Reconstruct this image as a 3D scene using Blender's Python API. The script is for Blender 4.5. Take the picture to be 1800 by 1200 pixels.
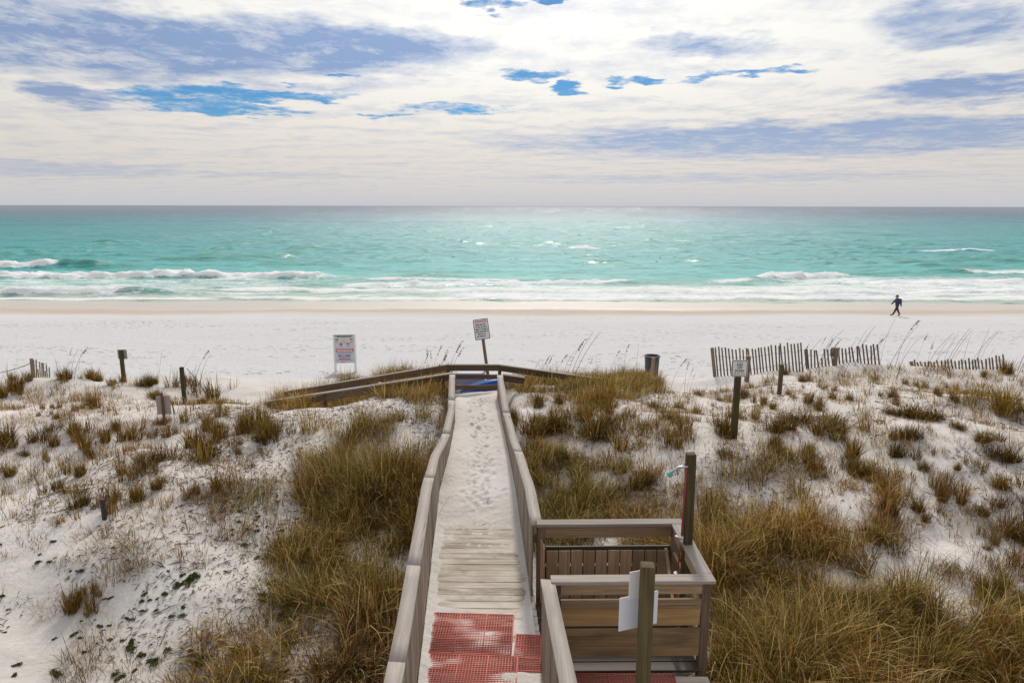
import bpy, bmesh, math, random
import numpy as np
from mathutils import Vector, Matrix

for o in list(bpy.data.objects):
    bpy.data.objects.remove(o, do_unlink=True)
scene = bpy.context.scene
COL = scene.collection
R = math.radians
rng = np.random.default_rng(7)
random.seed(7)

# ------------------------------------------------------------------ camera
SEA = 0.0
CAMZ = 9.4
PITCH = R(11.22)
FPX = 1200.0                       # focal length in pixels of the 1800 px wide photograph
cd = bpy.data.cameras.new('camera')
cd.sensor_width = 36.0
cd.lens = 24.0
cd.clip_start = 0.05
cd.clip_end = 80000
cam = bpy.data.objects.new('camera', cd)
COL.objects.link(cam)
cam.matrix_world = Matrix.Translation((0, 0, CAMZ)) @ Matrix.Rotation(R(90) - PITCH, 4, 'X') @ Matrix.Rotation(R(0.11), 4, 'Z')
scene.camera = cam

# ------------------------------------------------------------------ colour management, sun
scene.view_settings.view_transform = 'Standard'
scene.view_settings.look = 'None'
scene.view_settings.exposure = 0.0
scene.view_settings.gamma = 1.0
scene.view_settings.use_curve_mapping = False
scene.cycles.max_bounces = 4
scene.cycles.diffuse_bounces = 3
scene.cycles.glossy_bounces = 2
scene.cycles.transmission_bounces = 2
scene.cycles.transparent_max_bounces = 6
scene.cycles.caustics_reflective = False
scene.cycles.caustics_refractive = False

SUN_AZ, SUN_EL = R(4), R(40)       # azimuth to the right of straight ahead
SDIR = Vector((math.sin(SUN_AZ) * math.cos(SUN_EL), math.cos(SUN_AZ) * math.cos(SUN_EL), math.sin(SUN_EL)))
sl = bpy.data.lights.new('sun', 'SUN')
sl.energy = 2.7
sl.angle = R(5)
sl.color = (1.0, 0.93, 0.82)
so = bpy.data.objects.new('sun', sl)
so.rotation_euler = SDIR.to_track_quat('Z', 'Y').to_euler()
so.location = (0, 0, 60)
COL.objects.link(so)


# ------------------------------------------------------------------ node helper
class NT:
    def __init__(self, tree):
        self.t = tree
        self.n = tree.nodes
        self.l = tree.links

    def node(self, typ, **kw):
        nd = self.n.new(typ)
        for k, v in kw.items():
            setattr(nd, k, v)
        return nd

    def put(self, sock, v):
        if v is None:
            return
        if hasattr(v, 'is_output'):
            self.l.new(v, sock)
        else:
            if isinstance(v, (tuple, list)) and len(v) == 3 and sock.type == 'RGBA':
                v = (*v, 1.0)
            sock.default_value = v

    def m(self, op, a, b=None, c=None, clamp=False):
        nd = self.node('ShaderNodeMath', operation=op)
        nd.use_clamp = clamp
        self.put(nd.inputs[0], a)
        if b is not None:
            self.put(nd.inputs[1], b)
        if c is not None:
            self.put(nd.inputs[2], c)
        return nd.outputs[0]

    def sstep(self, x, lo, hi, olo=0.0, ohi=1.0, smooth=True):
        nd = self.node('ShaderNodeMapRange')
        nd.interpolation_type = 'SMOOTHSTEP' if smooth else 'LINEAR'
        nd.clamp = True
        self.put(nd.inputs['Value'], x)
        self.put(nd.inputs['From Min'], lo)
        self.put(nd.inputs['From Max'], hi)
        self.put(nd.inputs['To Min'], olo)
        self.put(nd.inputs['To Max'], ohi)
        return nd.outputs[0]

    def mix(self, f, a, b, blend='MIX'):
        nd = self.node('ShaderNodeMix', data_type='RGBA', blend_type=blend)
        self.put(nd.inputs[0], f)
        self.put(nd.inputs[6], a)
        self.put(nd.inputs[7], b)
        return nd.outputs[2]

    def noise(self, vec, scale, detail=4, rough=0.55, dist=0.0, out=0):
        nd = self.node('ShaderNodeTexNoise')
        self.put(nd.inputs['Vector'], vec)
        self.put(nd.inputs['Scale'], scale)
        self.put(nd.inputs['Detail'], detail)
        self.put(nd.inputs['Roughness'], rough)
        self.put(nd.inputs['Distortion'], dist)
        return nd.outputs[out]

    def mapping(self, vec, scale=(1, 1, 1), loc=(0, 0, 0), rot=(0, 0, 0)):
        nd = self.node('ShaderNodeMapping')
        self.put(nd.inputs[0], vec)
        nd.inputs['Location'].default_value = loc
        nd.inputs['Rotation'].default_value = rot
        nd.inputs['Scale'].default_value = scale
        return nd.outputs[0]

    def ramp(self, f, stops, interp='LINEAR'):
        nd = self.node('ShaderNodeValToRGB')
        cr = nd.color_ramp
        cr.interpolation = interp
        while len(cr.elements) < len(stops):
            cr.elements.new(0.5)
        for e, (p, c) in zip(cr.elements, stops):
            e.position = p
            e.color = (*c, 1.0)
        self.put(nd.inputs[0], f)
        return nd.outputs[0]

    def bump(self, h, strength=0.5, dist=0.02, normal=None):
        nd = self.node('ShaderNodeBump')
        self.put(nd.inputs['Height'], h)
        nd.inputs['Strength'].default_value = strength
        nd.inputs['Distance'].default_value = dist
        if normal is not None:
            self.put(nd.inputs['Normal'], normal)
        return nd.outputs[0]


def new_mat(name):
    m = bpy.data.materials.new(name)
    m.use_nodes = True
    nt = NT(m.node_tree)
    b = m.node_tree.nodes['Principled BSDF']
    return m, nt, b


# ------------------------------------------------------------------ sky: broken cloud sheet over a clear blue
def build_world():
    w = bpy.data.worlds.new('World')
    scene.world = w
    w.use_nodes = True
    w.cycles.sampling_method = 'MANUAL'
    w.cycles.sample_map_resolution = 256
    nt = NT(w.node_tree)
    bg = w.node_tree.nodes['Background']
    STR = 0.1
    bg.inputs['Strength'].default_value = STR
    tc = nt.node('ShaderNodeTexCoord').outputs['Generated']
    nrm = nt.node('ShaderNodeVectorMath', operation='NORMALIZE')
    nt.put(nrm.inputs[0], tc)
    D = nrm.outputs[0]
    sp = nt.node('ShaderNodeSeparateXYZ')
    nt.put(sp.inputs[0], D)
    x, y, z = sp.outputs
    zc = nt.m('MAXIMUM', z, 0.0)
    inv = nt.m('DIVIDE', 1.0, nt.m('ADD', zc, 0.045))
    cx = nt.node('ShaderNodeCombineXYZ')
    nt.put(cx.inputs[0], nt.m('MULTIPLY', x, inv))
    nt.put(cx.inputs[1], nt.m('MULTIPLY', y, inv))
    P = cx.outputs[0]
    az = nt.m('MULTIPLY', nt.m('ARCTAN2', x, y), 180 / math.pi)
    el = nt.m('MULTIPLY', nt.m('ARCSINE', z), 180 / math.pi)
    n_big = nt.noise(P, 0.55, 4, 0.5)
    n_mid = nt.noise(nt.mapping(P, (1, 1, 1), (3.1, 7.7, 0)), 1.5, 5, 0.62, 0.25)
    n_fine = nt.noise(nt.mapping(P, (1, 0.8, 1), (11.3, 2.7, 0)), 4.5, 6, 0.72, 0.3)
    n_w = nt.noise(nt.mapping(P, (1, 1, 1), (21.3, 5.7, 0)), 2.2, 4, 0.62)
    # warped azimuth / elevation for ragged cloud edges
    azw = nt.m('ADD', az, nt.m('MULTIPLY', nt.m('SUBTRACT', n_mid, 0.5), 9.0))
    elw = nt.m('ADD', el, nt.m('MULTIPLY', nt.m('SUBTRACT', n_w, 0.5), nt.m('ADD', 0.5, nt.m('MULTIPLY', el, 0.28))))

    def ell(a0, e0, ra, re, soft=0.55):
        da = nt.m('DIVIDE', nt.m('SUBTRACT', azw, a0), ra)
        de = nt.m('DIVIDE', nt.m('SUBTRACT', elw, e0), re)
        d2 = nt.m('ADD', nt.m('MULTIPLY', da, da), nt.m('MULTIPLY', de, de))
        return nt.sstep(d2, 1.0 + soft, max(0.0, 1.0 - soft))

    def mx(lst):
        r = lst[0]
        for q in lst[1:]:
            r = nt.m('MAXIMUM', r, q)
        return r

    def ae(u, v):
        xc, yc = (u - 900) / FPX, (600 - v) / FPX
        d = Vector((xc, math.cos(PITCH) + yc * math.sin(PITCH), -math.sin(PITCH) + yc * math.cos(PITCH))).normalized()
        return math.degrees(math.atan2(d.x, d.y)), math.degrees(math.asin(d.z))

    def el_px(u, v, ru, rv, soft=0.55):
        a, e = ae(u, v)
        a1, _ = ae(u + ru, v)
        _, e1 = ae(u, v - rv)
        return ell(a, e, max(0.3, a1 - a), max(0.12, e1 - e), soft)

    # grey-blue undersides (thick cloud): the frame's own ones plus what goes on around
    dark = mx([el_px(150, 66, 560, 66, 0.95), el_px(590, 84, 230, 40, 0.95), el_px(120, 170, 70, 20, 0.8),
               nt.m('MULTIPLY', el_px(1450, 242, 760, 32, 0.85), 0.95), el_px(1720, 152, 200, 26, 0.9),
               nt.m('MULTIPLY', el_px(1230, 78, 110, 24, 1.0), 0.8), nt.m('MULTIPLY', el_px(1720, 30, 180, 40, 1.0), 0.75),
               nt.m('MULTIPLY', el_px(60, 298, 260, 14, 0.9), 0.6), nt.m('MULTIPLY', el_px(450, 308, 230, 5, 0.9), 0.4),
               nt.m('MULTIPLY', el_px(1250, 312, 420, 8, 0.9), 0.45)])
    dark = nt.m('MULTIPLY', dark, nt.sstep(nt.m('ADD', nt.m('MULTIPLY', n_mid, 0.6), nt.m('MULTIPLY', n_fine, 0.4)), 0.33, 0.56, 0.30, 1.05))
    around = nt.m('MULTIPLY', nt.sstep(n_big, 0.50, 0.66), nt.sstep(el, 15.0, 19.0))
    ripple = nt.m('MULTIPLY', nt.sstep(n_fine, 0.40, 0.72), 0.20)
    n_off = nt.noise(nt.mapping(P, (1, 1, 1), (3.16, 7.95, 0)), 1.5, 5, 0.62, 0.25)
    relief = nt.m('MULTIPLY', nt.m('SUBTRACT', n_off, n_mid), 1.4)
    patch = nt.m('ADD', relief, nt.m('MULTIPLY', nt.sstep(n_mid, 0.54, 0.70), 0.26))
    tone = nt.m('ADD', nt.m('MAXIMUM', dark, nt.m('MULTIPLY', around, 0.8)), nt.m('ADD', ripple, patch), clamp=True)
    # glow of the sheet towards the sun
    dt = nt.node('ShaderNodeVectorMath', operation='DOT_PRODUCT')
    nt.put(dt.inputs[0], D)
    dt.inputs[1].default_value = SDIR
    glow = nt.m('POWER', nt.m('MAXIMUM', dt.outputs['Value'], 0.0), 7.0)
    gain = nt.m('ADD', 0.84, nt.m('MULTIPLY', glow, 0.60))
    k = 1.0 / STR
    bright = nt.mix(nt.sstep(el, 2.0, 12.0), (0.84 * k, 0.77 * k, 0.70 * k), (0.96 * k, 0.94 * k, 0.89 * k))
    grey = nt.mix(nt.sstep(el, 3.0, 9.0), (0.40 * k, 0.50 * k, 0.68 * k), (0.29 * k, 0.40 * k, 0.63 * k))
    cloud = nt.mix(tone, bright, grey)
    sc = nt.node('ShaderNodeVectorMath', operation='SCALE')
    nt.put(sc.inputs[0], cloud)
    nt.put(sc.inputs['Scale'], gain)
    cloud = sc.outputs[0]
    # clear sky in the holes
    sky = nt.node('ShaderNodeTexSky', sky_type='NISHITA')
    sky.sun_disc = False
    sky.sun_elevation = SUN_EL
    sky.sun_rotation = SUN_AZ
    sky.air_density = 1.0
    sky.dust_density = 0.3
    sky.ozone_density = 3.0
    blue = nt.mix(1.0, sky.outputs[0], (0.12, 0.44, 0.68), 'MULTIPLY')
    holes = mx([el_px(325, 172, 130, 27, 0.8), el_px(480, 167, 160, 12, 0.9), el_px(400, 192, 120, 12, 0.8), el_px(945, 131, 75, 9, 0.9), el_px(1000, 152, 34, 8, 0.9),
                el_px(1320, 127, 120, 10, 0.9), el_px(1145, 139, 60, 8, 0.9), el_px(868, 4, 48, 17, 0.8), el_px(952, -4, 30, 10, 0.8),
                nt.m('MULTIPLY', el_px(790, 192, 110, 9, 0.9), 0.8), el_px(615, 129, 34, 7, 0.9), nt.m('MULTIPLY', el_px(680, 203, 50, 5, 0.6), 0.8)])
    gen = nt.m('MULTIPLY', nt.sstep(n_w, 0.62, 0.72), nt.sstep(el, 15.0, 19.0))
    hf = nt.sstep(nt.m('ADD', holes, nt.m('MULTIPLY', nt.m('SUBTRACT', n_fine, 0.5), 2.4)), 0.22, 1.15, 0.0, 0.92)
    hf = nt.m('MAXIMUM', nt.m('MULTIPLY', hf, nt.sstep(holes, 0.0, 0.6)), gen)
    col = nt.mix(hf, cloud, blue)
    # haze towards the horizon
    hz = nt.m('POWER', 2.718, nt.m('MULTIPLY', nt.m('MAXIMUM', el, 0.0), -0.55))
    col = nt.mix(nt.m('MULTIPLY', hz, 0.92), col, (0.55 * k, 0.56 * k, 0.61 * k))
    nt.put(bg.inputs['Color'], col)


build_world()


# ------------------------------------------------------------------ geometry helpers
def raydir(u, v):
    xc, yc = (u - 900) / FPX, (600 - v) / FPX
    return Vector((xc, math.cos(PITCH) + yc * math.sin(PITCH), -math.sin(PITCH) + yc * math.cos(PITCH)))


def at(u, v, t=None, Y=None):
    d = raydir(u, v)
    if t is None:
        t = Y / d.y
    return Vector((0, 0, CAMZ)) + d * t


def _hash(ix, iy, seed):
    h = (ix.astype(np.int64) * 374761393 + iy.astype(np.int64) * 668265263 + seed * 1442695041) & 0x7fffffff
    h = ((h ^ (h >> 13)) * 1274126177) & 0x7fffffff
    return ((h ^ (h >> 16)) & 0xffff) / 65535.0


def vnoise(x, y, seed=0):
    x = np.asarray(x, float)
    y = np.asarray(y, float)
    ix, iy = np.floor(x), np.floor(y)
    fx, fy = x - ix, y - iy
    fx = fx * fx * fx * (fx * (fx * 6 - 15) + 10)
    fy = fy * fy * fy * (fy * (fy * 6 - 15) + 10)
    ix = ix.astype(np.int64)
    iy = iy.astype(np.int64)
    a, b = _hash(ix, iy, seed), _hash(ix + 1, iy, seed)
    c, d = _hash(ix, iy + 1, seed), _hash(ix + 1, iy + 1, seed)
    return (a * (1 - fx) + b * fx) * (1 - fy) + (c * (1 - fx) + d * fx) * fy - 0.5


def fbm(x, y, seed=0, oct=4):
    s, a = 0.0, 1.0
    for i in range(oct):
        s = s + a * vnoise(x * 2 ** i + 17.3 * i, y * 2 ** i - 9.1 * i, seed + i)
        a *= 0.5
    return s


def sstep(x, a, b):
    t = np.clip((np.asarray(x, float) - a) / (b - a), 0, 1)
    return t * t * (3 - 2 * t)


def mesh_arrays(name, verts, quads=None, tris=None, smooth=True):
    me = bpy.data.meshes.new(name)
    verts = np.asarray(verts, np.float32)
    me.vertices.add(len(verts))
    me.vertices.foreach_set('co', verts.ravel())
    nq = 0 if quads is None else len(quads)
    nt_ = 0 if tris is None else len(tris)
    loops = []
    if nq:
        loops.append(np.asarray(quads, np.int32).ravel())
    if nt_:
        loops.append(np.asarray(tris, np.int32).ravel())
    loops = np.concatenate(loops)
    me.loops.add(len(loops))
    me.loops.foreach_set('vertex_index', loops)
    me.polygons.add(nq + nt_)
    st = np.concatenate([np.arange(nq) * 4, nq * 4 + np.arange(nt_) * 3]).astype(np.int32)
    me.polygons.foreach_set('loop_start', st)
    me.update(calc_edges=True)
    me.validate()
    if smooth:
        me.polygons.foreach_set('use_smooth', np.ones(nq + nt_, bool))
    return me


def grid_mesh(name, xs, ys, Z):
    nx, ny = len(xs), len(ys)
    X, Y = np.meshgrid(xs, ys)
    V = np.stack([X, Y, Z], -1).reshape(-1, 3)
    i = np.arange((ny - 1) * (nx - 1))
    r, c = i // (nx - 1), i % (nx - 1)
    a = r * nx + c
    q = np.stack([a, a + 1, a + nx + 1, a + nx], -1)
    return mesh_arrays(name, V, q)


def vcol(me, name, cols):
    at_ = me.attributes.new(name, 'FLOAT_COLOR', 'POINT')
    c = np.ones((len(cols), 4), np.float32)
    c[:, :3] = cols
    at_.data.foreach_set('color', c.ravel())


def vfloat(me, name, vals):
    at_ = me.attributes.new(name, 'FLOAT', 'POINT')
    at_.data.foreach_set('value', np.asarray(vals, np.float32).ravel())


WM = {}


def link(o, parent=None, M=None):
    M = Matrix.Identity(4) if M is None else M
    COL.objects.link(o)
    if parent is not None:
        o.parent = parent
        o.matrix_parent_inverse = WM[parent.name].inverted()
    o.matrix_basis = M
    WM[o.name] = M.copy()
    return o


def obj(name, me, mat=None, parent=None, M=None):
    o = bpy.data.objects.new(name, me)
    if mat is not None and len(me.materials) == 0:
        me.materials.append(mat)
    return link(o, parent, M)


def empty(name, loc, parent=None):
    o = bpy.data.objects.new(name, None)
    o.empty_display_size = 0.2
    return link(o, parent, Matrix.Translation(loc))


def tag(o, label=None, cat=None, group=None, kind=None):
    if label:
        o['label'] = label
    if cat:
        o['category'] = cat
    if group:
        o['group'] = group
    if kind:
        o['kind'] = kind
    return o


_boxcache = {}


def box_mesh(L, w, t, mat, bev=0.004):
    key = (round(L, 3), round(w, 3), round(t, 3), mat.name, bev)
    if key in _boxcache:
        return _boxcache[key]
    bm = bmesh.new()
    bmesh.ops.create_cube(bm, size=1.0)
    bmesh.ops.scale(bm, vec=(L, w, t), verts=bm.verts)
    if bev:
        bmesh.ops.bevel(bm, geom=bm.edges[:], offset=min(bev, t * 0.3, w * 0.3), segments=1, affect='EDGES')
    me = bpy.data.meshes.new('board')
    bm.to_mesh(me)
    bm.free()
    me.materials.append(mat)
    _boxcache[key] = me
    return me


def board(name, p0, p1, width, thick, mat, parent, up=(0, 0, 1), bev=0.004):
    """a sawn board whose long axis runs p0 -> p1; width lies across, thickness along `up`."""
    p0, p1 = Vector(p0), Vector(p1)
    X = (p1 - p0)
    L = X.length
    X.normalize()
    U = Vector(up)
    Yv = U.cross(X).normalized()
    Zv = X.cross(Yv).normalized()
    M = Matrix((X, Yv, Zv)).transposed().to_4x4()
    M.translation = (p0 + p1) / 2
    return obj(name, box_mesh(L, width, thick, mat, bev), None, parent, M)


def tube_mesh(name, pts, radii, seg=8, cap=True):
    pts = [Vector(p) for p in pts]
    if not hasattr(radii, '__len__'):
        radii = [radii] * len(pts)
    V, Q, T = [], [], []
    ref = Vector((0.13, 0.21, 0.97))
    n = len(pts)
    for i, p in enumerate(pts):
        d = (pts[min(i + 1, n - 1)] - pts[max(i - 1, 0)]).normalized()
        if abs(d.dot(ref)) > 0.95:
            ref2 = Vector((1, 0.1, 0))
        else:
            ref2 = ref
        a = d.cross(ref2).normalized()
        b = d.cross(a).normalized()
        for k in range(seg):
            th = 2 * math.pi * k / seg
            V.append(p + (a * math.cos(th) + b * math.sin(th)) * radii[i])
    for i in range(n - 1):
        for k in range(seg):
            a0 = i * seg + k
            a1 = i * seg + (k + 1) % seg
            Q.append((a0, a1, a1 + seg, a0 + seg))
    if cap:
        for base, c, flip in ((0, pts[0], True), ((n - 1) * seg, pts[-1], False)):
            V.append(c)
            ci = len(V) - 1
            for k in range(seg):
                a0, a1 = base + k, base + (k + 1) % seg
                T.append((a1, a0, ci) if flip else (a0, a1, ci))
    return mesh_arrays(name, [tuple(v) for v in V], Q, T if T else None)


def join_meshes(name, parts):
    """parts: list of (mesh, Matrix). Pieces of ONE thing's single part only."""
    bm = bmesh.new()
    for me, M in parts:
        n0 = len(bm.verts)
        bm.from_mesh(me)
        bm.verts.ensure_lookup_table()
        if M is not None:
            bmesh.ops.transform(bm, matrix=M, verts=bm.verts[n0:])
    me = bpy.data.meshes.new(name)
    bm.to_mesh(me)
    bm.free()
    return me


# ------------------------------------------------------------------ materials
def wood(name, c1, c2, c3, rough=0.8, gscale=1.0, wet=0.0, spec=0.3):
    m, nt, b = new_mat(name)
    tc = nt.node('ShaderNodeTexCoord').outputs['Object']
    oi = nt.node('ShaderNodeObjectInfo').outputs['Random']
    off = nt.node('ShaderNodeCombineXYZ')
    nt.put(off.inputs[0], nt.m('MULTIPLY', oi, 37.0))
    nt.put(off.inputs[1], nt.m('MULTIPLY', oi, 11.0))
    nt.put(off.inputs[2], nt.m('MULTIPLY', oi, 23.0))
    add = nt.node('ShaderNodeVectorMath', operation='ADD')
    nt.put(add.inputs[0], tc)
    nt.put(add.inputs[1], off.outputs[0])
    v = add.outputs[0]
    grain = nt.noise(nt.mapping(v, (1.6 * gscale, 38 * gscale, 38 * gscale)), 1.0, 6, 0.65, 0.6)
    blot = nt.noise(nt.mapping(v, (1.2, 5, 5)), 1.3, 4, 0.6)
    knot = nt.noise(nt.mapping(v, (3.2, 16, 16)), 1.0, 2, 0.5)
    f = nt.sstep(grain, 0.32, 0.70)
    col = nt.mix(f, c2, c1)
    col = nt.mix(nt.m('MULTIPLY', nt.sstep(blot, 0.45, 0.72), 0.75), col, c3)
    col = nt.mix(nt.sstep(knot, 0.74, 0.82, 0, 0.8), col, tuple(q * 0.4 for q in c3))
    crk = nt.noise(nt.mapping(v, (0.9, 55, 55), (5, 3, 1)), 1.0, 3, 0.5)
    col = nt.mix(nt.sstep(crk, 0.69, 0.72, 0, 0.75), col, tuple(q * 0.3 for q in c2))
    vr = nt.m('ADD', 0.72, nt.m('MULTIPLY', oi, 0.5))
    sc = nt.node('ShaderNodeVectorMath', operation='SCALE')
    nt.put(sc.inputs[0], col)
    nt.put(sc.inputs['Scale'], vr)
    nt.put(b.inputs['Base Color'], sc.outputs[0])
    b.inputs['Roughness'].default_value = rough
    b.inputs['Specular IOR Level'].default_value = spec
    nt.put(b.inputs['Normal'], nt.bump(grain, 0.6, 0.004))
    return m


M_WOODGREY = wood('wood_weathered_grey', (0.37, 0.33, 0.30), (0.24, 0.21, 0.185), (0.30, 0.265, 0.235))
M_PICKET = wood('wood_picket_grey', (0.38, 0.315, 0.255), (0.18, 0.145, 0.11), (0.27, 0.22, 0.175))
M_DECK = wood('wood_deck_bleached', (0.46, 0.405, 0.345), (0.28, 0.235, 0.19), (0.38, 0.335, 0.285))


def dust(m):
    """sand trodden into the planks"""
    nt = NT(m.node_tree)
    b = m.node_tree.nodes['Principled BSDF']
    old = b.inputs['Base Color'].links[0].from_socket
    g = nt.node('ShaderNodeNewGeometry').outputs['Position']
    n1 = nt.noise(nt.mapping(g, (2.2, 9.0, 1)), 1.0, 7, 0.7)
    n2 = nt.noise(nt.mapping(g, (1.1, 1.6, 1), (4, 2, 0)), 1.0, 4, 0.6)
    f = nt.sstep(nt.m('ADD', nt.m('MULTIPLY', n1, 0.55), nt.m('MULTIPLY', n2, 0.45)), 0.44, 0.62, 0.0, 0.85)
    col = nt.mix(f, old, (0.58, 0.53, 0.47))
    st = nt.noise(nt.mapping(g, (1.3, 2.4, 1), (9, 5, 0)), 1.0, 6, 0.7)
    nt.put(b.inputs['Base Color'], nt.mix(nt.sstep(st, 0.58, 0.74, 0, 0.65), col, (0.16, 0.13, 0.105)))


dust(M_DECK)
M_BROWN = wood('wood_brown', (0.23, 0.165, 0.115), (0.13, 0.085, 0.055), (0.17, 0.12, 0.085))
M_TAN = wood('wood_tan_panel', (0.52, 0.33, 0.15), (0.40, 0.235, 0.10), (0.32, 0.20, 0.10), gscale=0.5)
M_POST = wood('wood_treated_post', (0.10, 0.072, 0.034), (0.04, 0.034, 0.013), (0.05, 0.05, 0.018))
M_RAMP = wood('wood_ramp_dark', (0.145, 0.095, 0.06), (0.085, 0.05, 0.03), (0.11, 0.075, 0.05))
M_SLAT = wood('wood_fence_slat', (0.25, 0.18, 0.125), (0.12, 0.085, 0.06), (0.18, 0.13, 0.095))


def plain(name, c, rough=0.5, metal=0.0, var=0.15, vscale=14.0, spec=0.5, bump=0.0):
    m, nt, b = new_mat(name)
    tc = nt.node('ShaderNodeTexCoord').outputs['Object']
    n = nt.noise(tc, vscale, 5, 0.6)
    lo = tuple(q * (1 - var) for q in c)
    hi = tuple(min(1, q * (1 + var)) for q in c)
    nt.put(b.inputs['Base Color'], nt.mix(n, lo, hi))
    b.inputs['Roughness'].default_value = rough
    b.inputs['Metallic'].default_value = metal
    b.inputs['Specular IOR Level'].default_value = spec
    if bump:
        nt.put(b.inputs['Normal'], nt.bump(n, bump, 0.005))
    return m


M_SIGNWHITE = plain('sign_white_paint', (0.72, 0.72, 0.72), 0.45, var=0.06)
M_SIGNGREY = plain('sign_back_aluminium', (0.34, 0.31, 0.29), 0.5, var=0.12)
M_PLATE = plain('sign_back_pale', (0.62, 0.63, 0.70), 0.5, var=0.05)
M_BLACK = plain('black_paint', (0.02, 0.02, 0.022), 0.5)
M_INK = plain('dark_ink', (0.06, 0.06, 0.07), 0.6)
M_RED = plain('red_ink', (0.55, 0.05, 0.04), 0.55)
M_GREENINK = plain('green_ink', (0.01, 0.16, 0.06), 0.55)
M_YELLOW = plain('yellow_ink', (0.68, 0.55, 0.04), 0.55)
M_PURPLE = plain('purple_ink', (0.16, 0.02, 0.12), 0.55)
M_BLUEINK = plain('blue_ink', (0.18, 0.22, 0.48), 0.55)
M_RUST = plain('rusty_post', (0.16, 0.06, 0.03), 0.8, var=0.4, vscale=20)
M_MAT = plain('red_rubber', (0.47, 0.125, 0.095), 0.75, var=0.3, vscale=9)
M_STEEL = plain('galvanised_steel', (0.55, 0.56, 0.58), 0.35, 0.8)
M_REDPIPE = plain('red_pipe', (0.26, 0.02, 0.02), 0.4)
M_TEAL = plain('teal_plastic', (0.08, 0.32, 0.30), 0.4)
M_HOSEGREEN = plain('green_hose_plastic', (0.0, 0.25, 0.10), 0.4)
M_HOSEWHITE = plain('white_hose_plastic', (0.65, 0.62, 0.56), 0.5)
M_BARREL = plain('barrel_blue_grey', (0.035, 0.036, 0.05), 0.5, var=0.3, vscale=6)
M_BOATBLUE = plain('boat_blue', (0.004, 0.02, 0.22), 0.3, var=0.2)
M_BOATRIM = plain('boat_light_blue', (0.05, 0.30, 0.80), 0.3, var=0.1)
M_BOXGREY = plain('box_blue_grey', (0.26, 0.28, 0.38), 0.55, var=0.08)
M_CANOE = plain('canoe_dark_green', (0.015, 0.035, 0.03), 0.4, var=0.4, vscale=5)
M_ROPE = plain('rope', (0.10, 0.085, 0.075), 0.9)
M_CLOTH = plain('dark_navy_cloth', (0.03, 0.034, 0.075), 0.85)
M_TROUSER = plain('dark_trouser_cloth', (0.035, 0.03, 0.04), 0.85)
M_PACK = plain('black_backpack_cloth', (0.012, 0.012, 0.014), 0.8)
M_SKIN = plain('skin', (0.42, 0.20, 0.13), 0.6)
M_SHOE = plain('dark_shoe', (0.015, 0.012, 0.015), 0.6)
M_DEBRIS = plain('dry_debris', (0.13, 0.10, 0.08), 0.9, var=0.5, vscale=3)


def blade_mat(name, trans=0.30, rough=0.7, spec=0.06):
    m, nt, b = new_mat(name)
    a = nt.node('ShaderNodeAttribute', attribute_name='col').outputs['Color']
    oi = nt.node('ShaderNodeObjectInfo').outputs['Random']
    sc = nt.node('ShaderNodeVectorMath', operation='SCALE')
    nt.put(sc.inputs[0], a)
    nt.put(sc.inputs['Scale'], nt.m('ADD', 0.82, nt.m('MULTIPLY', oi, 0.34)))
    nt.put(b.inputs['Base Color'], sc.outputs[0])
    b.inputs['Roughness'].default_value = rough
    b.inputs['Specular IOR Level'].default_value = spec
    tr = nt.node('ShaderNodeBsdfTranslucent')
    nt.put(tr.inputs['Color'], sc.outputs[0])
    ms = nt.node('ShaderNodeMixShader')
    ms.inputs[0].default_value = trans
    nt.l.new(b.outputs[0], ms.inputs[1])
    nt.l.new(tr.outputs[0], ms.inputs[2])
    out = [q for q in nt.n if q.type == 'OUTPUT_MATERIAL'][0]
    nt.l.new(ms.outputs[0], out.inputs['Surface'])
    return m


M_GRASS = blade_mat('dry_grass_blades')
M_LEAF = blade_mat('green_leaves', 0.25, 0.5)


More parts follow.
